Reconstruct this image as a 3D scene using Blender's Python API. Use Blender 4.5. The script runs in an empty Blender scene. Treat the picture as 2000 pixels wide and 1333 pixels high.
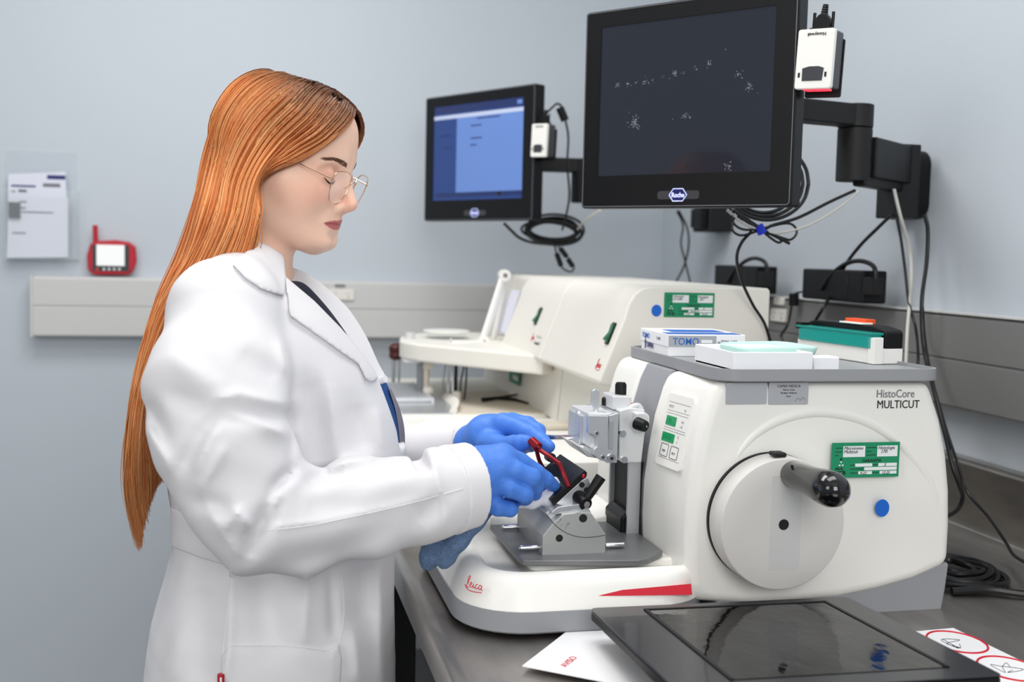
import bpy, bmesh, math, random
import numpy as np
from mathutils import Vector, Matrix
from mathutils.bvhtree import BVHTree
random.seed(4); RNG = np.random.RandomState(7)
SC = bpy.context.scene
COL = SC.collection
# ------------------------------------------------------------------ camera
YAW, PITCH, ROLL, FPX = .2291, -.0775, .0228, 1.0934*2000
CAM = Vector((0, 0, 1.35))
_f = Vector((math.sin(YAW)*math.cos(PITCH), math.cos(YAW)*math.cos(PITCH), math.sin(PITCH)))
_r = Vector((math.cos(YAW), -math.sin(YAW), 0)); _u = _r.cross(_f)
_r, _u = _r*math.cos(ROLL)+_u*math.sin(ROLL), _u*math.cos(ROLL)-_r*math.sin(ROLL)
cd = bpy.data.cameras.new('camera'); cd.sensor_width = 36; cd.lens = FPX/2000*36
cam = bpy.data.objects.new('camera', cd); COL.objects.link(cam)
cam.matrix_world = Matrix(((_r.x, _u.x, -_f.x, CAM.x), (_r.y, _u.y, -_f.y, CAM.y), (_r.z, _u.z, -_f.z, CAM.z), (0, 0, 0, 1)))
cd.dof.use_dof = True; cd.dof.focus_distance = 1.42; cd.dof.aperture_fstop = 4.5
SC.camera = cam
SC.view_settings.view_transform = 'Standard'; SC.view_settings.look = 'None'
SC.view_settings.gamma = 1; SC.view_settings.exposure = 0.0
SC.view_settings.use_curve_mapping = False
# ------------------------------------------------------------------ light
w = bpy.data.worlds.new('world'); SC.world = w; w.use_nodes = True
w.node_tree.nodes['Background'].inputs[0].default_value = (.86, .92, 1, 1)
w.node_tree.nodes['Background'].inputs[1].default_value = .34
def area(name, loc, target, size, size_y, power, col=(1, 1, 1)):
    l = bpy.data.lights.new(name, 'AREA'); l.shape = 'RECTANGLE'; l.size = size; l.size_y = size_y
    l.energy = power; l.color = col
    o = bpy.data.objects.new(name, l); COL.objects.link(o); o.location = loc
    o.rotation_euler = (Vector(target)-Vector(loc)).to_track_quat('-Z', 'Y').to_euler()
    return o
area('ceiling_light', (-.2, 2.1, 2.63), (-.2, 2.1, 0), 1.2, .6, 20, (1, .98, .96))
area('ceiling_light', (.45, 1.2, 2.63), (.45, 1.2, 0), 1.2, .6, 12, (1, .98, .96))
area('added_softbox', (-1.7, .0, 2.0), (0.2, 1.6, 1.15), .8, .8, 12, (1, .985, .96))  # unseen softbox added at the left to light face and coat
area('added_softbox', (.15, -1.0, 1.95), (0.3, 1.5, 1.2), 1.0, 1.0, 24, (1, .98, .95))  # unseen softbox added behind the camera to brighten woman and machine fronts

# ------------------------------------------------------------------ helpers
def at(px, py, X=None, Y=None, Z=None):
    """point of a photo sight line on a real plane of the room"""
    d = _f + _r*((px-1000)/FPX) + _u*((666.5-py)/FPX)
    if X is not None: t = (X-CAM.x)/d.x
    elif Y is not None: t = (Y-CAM.y)/d.y
    else: t = (Z-CAM.z)/d.z
    return CAM + d*t

def srgb(r, g, b):
    return tuple(((c/255)/12.92 if c/255 < .04045 else ((c/255+.055)/1.055)**2.4) for c in (r, g, b))
MATS = {}
def mat(name, rgb=(200, 200, 200), rough=.5, metal=0, bump=0, scale=60, var=0, trans=0, emit=None, es=1, coat=0, spec=.5, alpha=1, sss=0, stretch=(1, 1, 1), ior=1.45):
    m = bpy.data.materials.new(name); m.use_nodes = True; MATS[name] = m
    nt = m.node_tree; b = nt.nodes['Principled BSDF']; c = srgb(*rgb)
    b.inputs['Base Color'].default_value = (*c, 1)
    b.inputs['Roughness'].default_value = rough; b.inputs['Metallic'].default_value = metal
    b.inputs['Specular IOR Level'].default_value = spec; b.inputs['Coat Weight'].default_value = coat
    b.inputs['Transmission Weight'].default_value = trans; b.inputs['Alpha'].default_value = alpha
    b.inputs['IOR'].default_value = ior
    if sss: b.inputs['Subsurface Weight'].default_value = sss; b.inputs['Subsurface Radius'].default_value = (.012, .005, .003); b.inputs['Subsurface Scale'].default_value = 1
    if emit: b.inputs['Emission Color'].default_value = (*srgb(*emit), 1); b.inputs['Emission Strength'].default_value = es
    if bump or var:
        tc = nt.nodes.new('ShaderNodeTexCoord'); mp = nt.nodes.new('ShaderNodeMapping'); mp.inputs['Scale'].default_value = stretch
        nz = nt.nodes.new('ShaderNodeTexNoise'); nz.inputs['Scale'].default_value = scale; nz.inputs['Detail'].default_value = 4
        nt.links.new(tc.outputs['Object'], mp.inputs[0]); nt.links.new(mp.outputs[0], nz.inputs['Vector'])
        if bump:
            bp = nt.nodes.new('ShaderNodeBump'); bp.inputs['Strength'].default_value = min(1, bump); bp.inputs['Distance'].default_value = .002
            nt.links.new(nz.outputs[0], bp.inputs['Height']); nt.links.new(bp.outputs[0], b.inputs['Normal'])
        if var:
            rp = nt.nodes.new('ShaderNodeValToRGB'); rp.color_ramp.elements[0].position = .3; rp.color_ramp.elements[1].position = .7
            rp.color_ramp.elements[0].color = (*[x*(1-var) for x in c], 1); rp.color_ramp.elements[1].color = (*[min(1, x*(1+var)) for x in c], 1)
            nt.links.new(nz.outputs[0], rp.inputs[0]); nt.links.new(rp.outputs[0], b.inputs['Base Color'])
    return m
mat('wall_paint', (194, 202, 210), .55, bump=.12, scale=90)
mat('ceiling_paint', (235, 236, 236), .8, bump=.05)
mat('floor_vinyl', (150, 150, 148), .4, var=.1, scale=14)
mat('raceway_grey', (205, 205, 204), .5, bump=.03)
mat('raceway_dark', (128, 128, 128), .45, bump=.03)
mat('steel_top', (184, 179, 174), .34, 1, bump=.12, scale=30, var=.16, stretch=(1, .25, 1))
mat('dark_metal', (48, 50, 56), .5, .5)
mat('black_plastic', (15, 16, 18), .42, bump=.03, scale=300, spec=.3)
mat('black_matte', (16, 16, 18), .6)
mat('black_gloss', (12, 13, 16), .12, coat=.5)
mat('cable_black', (14, 14, 16), .35)
mat('cable_grey', (196, 196, 190), .5)
mat('white_abs', (240, 239, 234), .38, bump=.02, scale=400)
mat('wheel_grey', (214, 212, 208), .42, bump=.02, scale=400)
mat('cream_abs', (236, 233, 224), .45, bump=.02, scale=300)
mat('beige_abs', (216, 207, 192), .5)
mat('grey_plastic', (150, 152, 157), .42)
mat('grey_tray', (152, 154, 158), .4)
mat('grey_plate', (118, 119, 121), .42, .4)
mat('alu', (205, 208, 212), .32, .75, bump=.04, scale=200)
mat('alu_block', (186, 188, 186), .42, .6, bump=.05, scale=250)
mat('steel_shiny', (215, 215, 218), .16, 1)
mat('cast_silver', (218, 220, 222), .4, .35, bump=.05, scale=300)
mat('red_anod', (140, 22, 34), .28, .55)
mat('red_plastic', (186, 26, 46), .4)
mat('red_print', (206, 20, 46), .5)
mat('orange_plastic', (232, 84, 34), .5)
mat('green_label', (18, 140, 96), .5)
mat('green_lcd', (10, 120, 70), .3, emit=(0, 150, 84), es=.35)
mat('green_switch', (10, 92, 58), .2, emit=(10, 110, 66), es=.1)
mat('white_print', (235, 238, 238), .6)
mat('black_print', (24, 26, 30), .6)
mat('grey_print', (120, 122, 128), .6)
mat('faint_print', (186, 186, 186), .6)
mat('ink', (40, 42, 60), .6)
mat('navy_print', (38, 44, 110), .6)
mat('blue_print', (34, 100, 190), .5)
mat('blue_dot', (14, 102, 206), .5)
mat('silver_label', (182, 184, 188), .35, .3)
mat('card_white', (244, 245, 247), .55, bump=.02)
mat('card_grey', (168, 172, 178), .5)
mat('foam_white', (242, 244, 247), .6)
mat('mint', (190, 226, 216), .7, bump=.2, scale=120)
mat('mint_inner', (160, 208, 196), .7, bump=.2, scale=120)
mat('teal_clear', (20, 176, 166), .1, alpha=.72)
mat('teal_solid', (10, 140, 130), .25)
mat('acrylic', (225, 235, 242), .05, alpha=.13)
mat('paper_white', (226, 228, 238), .7)
mat('paper_lilac', (222, 224, 238), .7)
mat('outlet_white', (234, 231, 224), .4)
mat('brown_wood', (78, 28, 30), .4, var=.2)
mat('tie_blue', (20, 50, 200), .5)
mat('screen_dark', (30, 34, 44), .16, emit=(62, 70, 90), es=.05, coat=.6)
mat('screen_blue', (30, 50, 100), .25, emit=(66, 104, 190), es=.2)
mat('screen_bar', (180, 190, 215), .25, emit=(170, 180, 210), es=.24)
mat('screen_navy', (30, 40, 80), .25, emit=(40, 60, 120), es=.3)
mat('screen_light', (100, 130, 190), .25, emit=(90, 128, 205), es=.2)
mat('logo_glow', (210, 215, 255), .3, emit=(190, 200, 255), es=.8)
mat('logo_back', (26, 30, 70), .3, emit=(50, 60, 190), es=.12)
mat('bezel_pill', (60, 61, 66), .3)
mat('smudge', (150, 155, 165), .8)
mat('red_glow', (255, 60, 70), .4, emit=(255, 60, 80), es=1.2)
mat('timer_screen', (235, 238, 236), .4, emit=(235, 238, 236), es=.25)
mat('towel', (104, 130, 166), .95, bump=1, scale=500, var=.3)
mat('tissue', (226, 228, 236), .9, bump=.4, scale=120)
mat('tablet_black', (26, 28, 34), .3, coat=.2)
mat('tablet_screen', (7, 8, 9), .06, bump=1, scale=14, stretch=(1, .6, 1), spec=.35)

WLOC = {}
def _cr(pts, n):
    """catmull-rom through pts, n samples per span"""
    P = [Vector(p) for p in pts]
    if len(P) < 3 or n < 2: return P
    P = [P[0]*2-P[1]] + P + [P[-1]*2-P[-2]]
    out = []
    for i in range(1, len(P)-2):
        a, b, c, d = P[i-1:i+3]
        for k in range(n):
            t = k/n
            out.append(.5*((2*b)+(c-a)*t+(2*a-5*b+4*c-d)*t*t+(3*b-a-3*c+d)*t**3))
    out.append(P[-2]); return out

class MB:
    def __init__(s, M=None): s.v = []; s.f = []; s.M = M
    def add(s, v, f):
        o = len(s.v); s.v += [tuple(p) for p in v]; s.f += [tuple(i+o for i in q) for q in f]; return s
    def box(s, x0, x1, y0, y1, z0, z1):
        v = [(x, y, z) for z in (z0, z1) for y in (y0, y1) for x in (x0, x1)]
        return s.add(v, [(0, 2, 3, 1), (4, 5, 7, 6), (0, 1, 5, 4), (2, 6, 7, 3), (0, 4, 6, 2), (1, 3, 7, 5)])
    def prism(s, pts, ax, c0, c1):
        """pts 2-D outline in the two other axes, extruded along ax from c0 to c1"""
        n = len(pts)
        def mk(p, c): return {'x': (c, p[0], p[1]), 'y': (p[0], c, p[1]), 'z': (p[0], p[1], c)}[ax]
        v = [mk(p, c0) for p in pts]+[mk(p, c1) for p in pts]
        return s.add(v, [tuple(range(n)), tuple(range(2*n-1, n-1, -1))]+[(i, (i+1) % n, n+(i+1) % n, n+i) for i in range(n)])
    def loft(s, rings, caps=True):
        n = len(rings[0]); v = [p for r in rings for p in r]; f = []
        for k in range(len(rings)-1):
            for i in range(n): f.append((k*n+i, k*n+(i+1) % n, (k+1)*n+(i+1) % n, (k+1)*n+i))
        if caps: f += [tuple(range(n)), tuple(range(len(v)-1, len(v)-n-1, -1))]
        return s.add(v, f)
    def tube(s, pts, r, n=8, sub=6, caps=True, flat=1):
        P = _cr(pts, sub); m = len(P); rr = r if callable(r) else (lambda t: r)
        t0 = (P[1]-P[0]).normalized(); a = t0.orthogonal().normalized(); rings = []
        for i, p in enumerate(P):
            t = (P[min(i+1, m-1)]-P[max(i-1, 0)]).normalized()
            a = (a-t*a.dot(t)).normalized(); b = t.cross(a); q = rr(i/(m-1))
            rings.append([p+a*math.cos(6.28318*k/n)*q+b*math.sin(6.28318*k/n)*q*flat for k in range(n)])
        return s.loft(rings, caps)
    def cyl(s, p0, p1, r0, r1=None, n=32):
        r1 = r0 if r1 is None else r1; p0, p1 = Vector(p0), Vector(p1); t = (p1-p0).normalized(); a = t.orthogonal().normalized(); b = t.cross(a)
        return s.loft([[p+a*math.cos(6.28318*k/n)*q+b*math.sin(6.28318*k/n)*q for k in range(n)] for p, q in ((p0, r0), (p1, r1))])
    def lathe(s, org, ax, prof, n=40):
        """prof: (distance along ax, radius)"""
        org = Vector(org); t = Vector(ax).normalized(); a = t.orthogonal().normalized(); b = t.cross(a)
        return s.loft([[org+t*h+(a*math.cos(6.28318*k/n)+b*math.sin(6.28318*k/n))*q for k in range(n)] for h, q in prof])
    def ball(s, c, r, n=20, m=12, sc=(1, 1, 1)):
        c = Vector(c)
        return s.loft([[c+Vector((math.cos(6.28318*k/n)*math.sin(a)*r*sc[0], math.sin(6.28318*k/n)*math.sin(a)*r*sc[1], math.cos(a)*r*sc[2])) for k in range(n)] for a in [math.pi*(j+.02)/(m+.04) for j in range(m+1)]])
    def build(s, name, m, parent=None, bevel=0, seg=3, ang=35, limit=30):
        V = [Vector(p) for p in s.v]
        if s.M is not None: V = [s.M @ p for p in V]
        lo = Vector([min(p[i] for p in V) for i in range(3)]); hi = Vector([max(p[i] for p in V) for i in range(3)])
        c = Vector(((lo.x+hi.x)/2, (lo.y+hi.y)/2, lo.z))
        me = bpy.data.meshes.new(name); me.from_pydata([p-c for p in V], [], s.f)
        bm = bmesh.new(); bm.from_mesh(me); bmesh.ops.recalc_face_normals(bm, faces=bm.faces); bm.to_mesh(me); bm.free()
        for p in me.polygons: p.use_smooth = True
        if not bevel: me.set_sharp_from_angle(angle=math.radians(ang))
        me.materials.append(MATS[m])
        o = bpy.data.objects.new(name, me); COL.objects.link(o)
        if parent is not None: o.parent = parent; o.location = c-WLOC[parent]
        else: o.location = c
        WLOC[o] = c
        if bevel:
            b = o.modifiers.new('bevel', 'BEVEL'); b.width = bevel; b.segments = seg; b.limit_method = 'ANGLE'; b.angle_limit = math.radians(limit); b.harden_normals = True
        return o
def tag(o, label, cat, group=None):
    o['label'] = label; o['category'] = cat
    if group: o['group'] = group
    return o
def thing(name, loc, label, cat, group=None):
    o = bpy.data.objects.new(name, None); COL.objects.link(o); o.location = loc; o.empty_display_size = .02
    WLOC[o] = Vector(loc); return tag(o, label, cat, group)
def struct(o): o['kind'] = 'structure'; return o
def frame(o, x, up):
    x = Vector(x).normalized(); up = Vector(up); n = x.cross(up).normalized(); up = n.cross(x)
    return Matrix(((x.x, up.x, n.x, o[0]), (x.y, up.y, n.y, o[1]), (x.z, up.z, n.z, o[2]), (0, 0, 0, 1)))
def text(s, size, M, m, parent, name='lettering', align='LEFT', shear=0, th=.00015, sx=1, bold=0):
    c = bpy.data.curves.new(name, 'FONT'); c.body = s; c.size = size; c.align_x = align; c.shear = shear; c.extrude = th; c.offset = bold*size
    c.resolution_u = 3
    t = bpy.data.objects.new(name, c); COL.objects.link(t)
    dg = bpy.context.evaluated_depsgraph_get(); me = bpy.data.meshes.new_from_object(t.evaluated_get(dg))
    b = MB(M); b.add([(v.co.x*sx, v.co.y, v.co.z+th) for v in me.vertices], [tuple(p.vertices) for p in me.polygons])
    bpy.data.objects.remove(t); bpy.data.meshes.remove(me); bpy.data.curves.remove(c)
    return b.build(name, m, parent)
def rrect(x0, x1, y0, y1, r, n=5):
    out = []
    for cx, cy, a0 in ((x1-r, y1-r, 0), (x0+r, y1-r, 90), (x0+r, y0+r, 180), (x1-r, y0+r, 270)):
        for k in range(n+1):
            a = math.radians(a0+90*k/n); out.append((cx+r*math.cos(a), cy+r*math.sin(a)))
    return out
LEICA = [[(0.02, .28), (.1, .2), (.2, .3), (.3, .62), (.38, .9), (.33, 1.0), (.26, .88), (.24, .6), (.2, .3), (.12, .16), (.22, .13), (.4, .2)],
         [(.42, .34), (.55, .42), (.56, .54), (.48, .54), (.43, .38), (.5, .22), (.62, .25), (.72, .4)],
         [(.74, .52), (.7, .3), (.76, .2), (.86, .3)],
         [(1.06, .5), (.96, .52), (.89, .36), (.94, .21), (1.05, .23), (1.12, .32)],
         [(1.36, .5), (1.24, .53), (1.16, .36), (1.22, .2), (1.34, .3), (1.4, .52), (1.37, .28), (1.44, .2), (1.5, .24)],
         [(0.14, .1), (.4, -.04), (.8, -.07), (1.45, .04)], [(.8, .66), (.81, .69)]]
def leica(M, size, m, parent):
    b = MB(M); th = .032 if size < .017 and size > .016 else .024
    for st in LEICA: b.tube([(x*size, y*size, 0) for x, y in st], size*th, 6, 4)
    return b.build('logo_script', m, parent)

# ------------------------------------------------------------------ room
XW, YW = 1.215, 3.23
struct(MB().box(-3.2, XW+.1, YW, YW+.1, 0, 2.7).build('wall_back', 'wall_paint'))
struct(MB().box(XW, XW+.1, -2.5, YW, 0, 2.7).build('wall_right', 'wall_paint'))
struct(MB().box(-3.2, XW+.1, -2.5, YW+.1, -.06, 0).build('floor', 'floor_vinyl'))
struct(MB().box(-3.2, XW+.1, -2.5, YW+.1, 2.7, 2.76).build('ceiling', 'ceiling_paint'))
struct(MB().box(-3.2, XW, YW-.014, YW, 0, .1).build('baseboard_back', 'raceway_grey'))

def raceway(name, axis, label):
    if axis == 'y':
        t = thing(name, (XW, .9, 1.105), label, 'wiring raceway')
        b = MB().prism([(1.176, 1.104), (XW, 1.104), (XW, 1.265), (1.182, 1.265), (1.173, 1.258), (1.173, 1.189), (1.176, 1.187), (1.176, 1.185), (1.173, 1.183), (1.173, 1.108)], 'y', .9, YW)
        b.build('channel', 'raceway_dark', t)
        MB().box(1.172, XW, .9, YW-.06, 1.2645, 1.267).build('lip', 'raceway_grey', t)
    else:
        t = thing(name, (-.1, YW, 1.103), label, 'wiring raceway')
        b = MB().prism([(3.181, 1.103), (YW, 1.103), (YW, 1.263), (3.187, 1.263), (3.178, 1.256), (3.178, 1.187), (3.181, 1.185), (3.181, 1.183), (3.178, 1.181), (3.178, 1.107)], 'x', -.568, 1.17)
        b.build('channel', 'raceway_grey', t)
        MB().box(-.573, -.566, 3.174, YW, 1.101, 1.265).build('end_cap', 'raceway_grey', t, bevel=.001)
    return t
rb = raceway('wiring_raceway', 'x', 'long light grey two-channel raceway on the back wall behind the woman')
rr = raceway('wiring_raceway', 'y', 'grey two-channel raceway on the right wall behind the microtome')
def outlet(parent, M):
    o = MB(M).prism(rrect(-.036, .036, -.0145, .0145, .003), 'z', 0, .006).build('power_outlet', 'outlet_white', parent, bevel=.001)
    b = MB(M)
    for sx in (-.02, .02):
        b.box(sx-.006, sx-.0045, .0015, .0075, .005, .0064); b.box(sx+.0045, sx+.006, .0015, .0075, .005, .0064); b.cyl((sx, -.006, .005), (sx, -.006, .0064), .0024, n=12)
    b.build('slot', 'grey_print', o)
outlet(rb, frame(at(666, 576, Y=3.178), (1, 0, 0), (0, 0, 1)))
b = MB(frame(at(664, 558, Y=3.178), (1, 0, 0), (0, 0, 1))); b.box(-.014, .014, -.003, .003, 0, .004); b.build('latch', 'grey_print', rb)
p = at(1523, 616, X=1.173); outlet(rr, frame(p, (0, -1, 0), (0, 0, 1)))
p = at(1524, 589, X=1.173); MB(frame(p, (0, -1, 0), (0, 0, 1))).prism(rrect(-.024, .024, -.008, .008, .002), 'z', 0, .005).build('cover_plate', 'outlet_white', rr, bevel=.001)

# ------------------------------------------------------------------ workbench
BZ = .90
wb = thing('steel_workbench', (.7, 1.6, 0), 'long brushed stainless steel workbench along the right wall', 'workbench')
prof = [(.206, .902), (.214, .9035), (.24, .9), (1.15, .9)]
b = MB().prism([(.204, .895), (.206, .901), (.213, .904), (.224, .9035), (.24, .9), (1.168, .9), (1.178, .905), (1.183, .915), (1.183, 1.012), (1.19, 1.018), (XW, 1.018), (XW, .862), (.206, .862), (.204, .866)], 'y', .45, YW-.01)
b.build('worktop', 'steel_top', wb, bevel=.003, ang=50)
MB().box(.24, .28, .5, 3.1, .80, .861).build('apron', 'dark_metal', wb, bevel=.002)
MB().box(.225, .262, 1.76, 1.84, 0, .861).build('leg', 'black_matte', wb, bevel=.002)
for y in (.62, 3.05):
    for x in (.262, 1.12): MB().box(x-.02, x+.02, y-.02, y+.02, 0, .861).build('leg', 'dark_metal', wb, bevel=.002)
MB().box(.26, 1.15, .6, 3.08, .2, .225).build('shelf', 'grey_plate', wb, bevel=.002)

# ------------------------------------------------------------------ rotary microtome
mt = thing('rotary_microtome', (.56, 1.42, .9), 'large white rotary microtome with round handwheel and black crank in front of the woman', 'microtome')
def rings_rrect(x0, x1, y0, y1, r, levels, n=8):
    return [[(a, b_, z) for a, b_ in rrect(x0+i, x1-i*q, y0+i, y1-i*q, max(r-i, .004), n)] for z, i, q in levels]
MB().loft(rings_rrect(.243, .556, 1.243, 1.63, .085, [(.901, .014, 0), (.906, .012, 0)])).build('rubber_foot', 'black_matte', mt)
MB().loft(rings_rrect(.24, .559, 1.24, 1.63, .085, [(.905, .004, 0), (.908, 0, 0), (.932, .001, 0)])).build('skirt', 'grey_plastic', mt)
MB().loft(rings_rrect(.24, .56, 1.24, 1.63, .085, [(.932, .003, 0), (.942, .007, 0), (.955, .012, 0), (.964, .018, 0), (.9695, .026, 0), (.971, .034, 0), (.969, .042, 0), (.963, .048, 0)])).build('base', 'white_abs', mt, ang=60)
MB().prism(rrect(.335, .53, 1.305, 1.56, .012), 'z', .955, .972).build('plate_pedestal', 'white_abs', mt, bevel=.004)
b = MB(); fy = 1.2385
b.add([at(1075, 1165.5, Y=fy+.012), at(1350, 1141, Y=fy+.012), at(1352, 1162.5, Y=fy+.006), at(1075, 1166.5, Y=fy+.012), at(1352, 1162.5, Y=fy+.014), at(1350, 1141, Y=fy+.02), at(1075, 1166, Y=fy+.02)], [(0, 1, 2, 3), (3, 2, 4, 6), (0, 6, 5, 1), (1, 5, 4, 2), (6, 4, 5)])
b.build('red_stripe', 'red_print', mt)
p = at(911, 1146, Y=1.285); leica(frame(p+Vector((-.004, -.006, 0)), (.72, -.62, -.1), (.1, 0, 1)), .0165, 'red_print', mt)

HOUS_TOP = [at(x, y, Y=1.26) for x, y in [(1405, 746), (1820, 746), (1829, 775), (1843, 820), (1856, 890), (1862, 960), (1862, 1030), (1858, 1105), (1790, 1135), (1720, 1155), (1640, 1172), (1480, 1186), (1354, 1178), (1346, 1120), (1345, 1050), (1349, 980), (1358, 910), (1372, 840), (1390, 780)]]
HP = [(p.x, p.z) for p in HOUS_TOP]
def shell(y0, y1, m, name, dx=0, bev=.014):
    if not isinstance(dx, tuple): dx = (dx, dx)
    return MB().loft([[(x+(d_ if x < .57 else 0), y_, z) for x, z in HP] for y_, d_ in ((y0, dx[0]), (y1, dx[1]))]).build(name, m, mt, bevel=bev, seg=5, limit=40)
shell(1.262, 1.397, 'white_abs', 'housing', dx=(0, -.016))
shell(1.485, 1.60, 'white_abs', 'rear_housing', dx=-.014)
shell(1.395, 1.487, 'grey_plastic', 'grey_centre_band', dx=-.011, bev=.002)
gb = [at(x, y, Y=1.268) for x, y in [(1400, 1150), (1855, 1100), (1848, 1150), (1838, 1205), (1400, 1222)]]
MB().prism([(p.x, p.z) for p in gb], 'y', 1.268, 1.6).build('grey_underbody', 'grey_plastic', mt, bevel=.004)
MB().box(.60, .86, 1.28, 1.59, .9, .905).build('rubber_foot', 'black_matte', mt)
# channel and rails for the specimen head
MB().box(.4975, .56, 1.405, 1.480, .972, 1.075).build('channel_recess', 'black_matte', mt)
for y in (1.403, 1.481): MB().box(.490, .508, y-.0022, y+.0022, .972, 1.14).build('guide_rail', 'alu', mt, bevel=.001)
MB().prism([(.484, .972), (.484, 1.0), (.493, 1.008), (.52, 1.008), (.52, .972)], 'y', 1.407, 1.478).build('rubber_gaiter', 'black_plastic', mt, bevel=.003)
MB().prism([(.463, .972), (.463, .985), (.49, .99), (.53, .99), (.53, .972)], 'y', 1.47, 1.6).build('base_skirt', 'white_abs', mt, bevel=.004)
# raised arch on the side
ap = [at(x, y, Y=1.268) for x, y in ((1425, 930), (1440, 885), (1475, 845), (1530, 815), (1600, 803), (1680, 818), (1745, 858), (1798, 915), (1824, 975), (1822, 1030))]
MB().tube(ap, lambda t: .004+.0055*math.sin(math.pi*t)**.7, 20, 8).build('side_relief', 'white_abs', mt)
# tray
TZ = 1.2125
tr = rrect(.549, .857, 1.25, 1.60, .03)
MB().prism(tr, 'z', 1.2015, TZ).build('top_tray', 'grey_tray', mt, bevel=.002)
o2 = tr; i2 = rrect(.553, .853, 1.254, 1.596, .026); b = MB(); n = len(o2)
v = [(x, y, z) for pts, z in ((o2, TZ-.002), (o2, TZ+.0045), (i2, TZ+.0045), (i2, TZ-.001)) for x, y in pts]
b.add(v, [(k*n+i, k*n+(i+1) % n, (k+1)*n+(i+1) % n, (k+1)*n+i) for k in range(3) for i in range(n)]+[(3*n+i, 3*n+(i+1) % n, (i+1) % n, i) for i in range(n)])
b.build('tray_rim', 'grey_tray', mt, ang=50)
# handwheel
wc = Vector((.625, 1.262, 1.0325)); WR = .0805
MB().lathe(wc, (0, -1, 0), [(-.005, WR+.0004), (.0050, WR+.0004)], 72).build('wheel_gap', 'black_matte', mt)
hw = MB().lathe(wc+Vector((0, -.006, 0)), (0, -1, 0), [(0, WR-.002), (.002, WR), (.0365, WR), (.0376, WR-.0005), (.038, WR-.0015), (.038, WR-.03), (.038, .004)], 96).build('handwheel', 'wheel_grey', mt, ang=60)
MB().prism([(wc.x-.017, wc.z-.055), (wc.x+.022, wc.z-.055), (wc.x+.022, wc.z+.06), (wc.x-.017, wc.z+.06)], 'y', 1.2176, 1.2182).build('inset_panel', 'raceway_grey', hw)
MB().cyl((wc.x, 1.2172, wc.z), (wc.x, 1.219, wc.z), .0066).build('hub_hole', 'black_matte', hw)
cr = MB().lathe((.634, 1.219, 1.094), (-.0, -1, .01), [(-.006, .008), (-.004, .0152), (0, .0162), (.03, .0168), (.06, .0185), (.082, .0205), (.096, .0205), (.106, .0175), (.113, .011), (.116, .004)], 40).build('crank_handle', 'black_gloss', hw, ang=70)
MB().box(.612, .628, 1.222, 1.24, 1.1135, 1.119).build('wheel_lock', 'black_matte', mt, bevel=.002)
# texts and stickers on the side
FY = 1.2615
def side(px, py, y=FY): return frame(at(px, py, Y=y), (1, 0, 0), (0, 0, 1))
text('HistoCore', .0145, side(1711, 777), 'grey_print', mt, 'model_lettering', sx=.86)
text('MULTICUT', .0145, side(1712, 798), 'black_print', mt, 'model_lettering', bold=.001, sx=.86)
def sticker_green(M, w, h, parent, rows, nm='asset_label'):
    s = MB(M).prism([(0, 0), (w, 0), (w, h), (0, h)], 'z', 0, .0005).build(nm, 'green_label', parent)
    for x0, x1, y0, y1 in [(.165, .485, .59, .90), (.665, .965, .59, .90), (.35, .6, .31, .40), (.69, .965, .31, .40), (.485, .965, .2, .29), (.4, .6, .09, .175), (.715, .965, .09, .175)]:
        MB(M).box(x0*w, x1*w, y0*h, y1*h, .0004, .0008).build('field', 'white_print', s)
    for x0, x1, y in [(.05, .15, .85), (.05, .15, .74), (.05, .1, .64), (.515, .65, .85), (.515, .58, .74), (.515, .65, .64), (.28, .34, .355), (.61, .68, .355), (.28, .47, .245), (.28, .38, .13), (.61, .7, .13)]: MB(M).box(x0*w, x1*w, y*h-.0004, y*h+.0004, .0004, .0007).build('field_name', 'black_print', s)
    text('GARANTIA', h*.12, M @ Matrix.Translation((.45*w, .44*h, .0006)), 'black_print', s, 'lettering', bold=.01)
    lg = MB(M); lg.cyl((.14*w, .53*h, .0004), (.14*w, .53*h, .0008), h*.035, n=12)
    lg.build('emblem_head', 'black_print', s)
    lg = MB(M)
    for ax, ay in ((.14, .45), (.12, .36), (.165, .36)): lg.cyl((ax*w, ay*h, .0004), (ax*w, ay*h, .0008), h*.038, n=3)
    lg.build('emblem', 'white_print', s)
    text('BIELES', h*.085, M @ Matrix.Translation((.06*w, .235*h, .0006)), 'black_print', s, 'lettering', bold=.02)
    text('HCB', h*.16, M @ Matrix.Translation((.06*w, .09*h, .0006)), 'black_print', s, 'lettering', bold=.03)
    for tx, x, y, sc in rows: text(tx, h*sc, M @ Matrix.Translation((x*w, y*h, .0009)), 'ink', s, 'handwriting', shear=.3)
    return s
p0 = at(1622, 934, Y=FY)
sticker_green(side(1622, 934.5, 1.2553), .0945, .0445, mt, [('Microtomo', .17, .80, .13), ('Multicut', .17, .70, .13), ('Histologia', .67, .80, .13), ('170', .71, .69, .14), ('3', .77, .315, .12), ('9-23', .42, .09, .11), ('12-25', .74, .09, .11)])
b = MB(side(1723, 993, 1.2553)); b.prism([(.0098*math.cos(a*math.pi/16), .0112*math.sin(a*math.pi/16)) for a in range(32)], 'z', 0, .0005); b.build('round_sticker', 'blue_dot', mt)
o = at(1417, 791, Y=FY)
MB(side(1417, 790.5)).prism(rrect(0, .054, 0, .0265, .002), 'z', 0, .0005).build('silver_sticker', 'silver_label', mt)
s = MB(side(1500, 791)).prism(rrect(0, .0535, 0, .0275, .002), 'z', 0, .0005).build('silver_sticker', 'silver_label', mt)
M = side(1500, 791)
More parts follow.
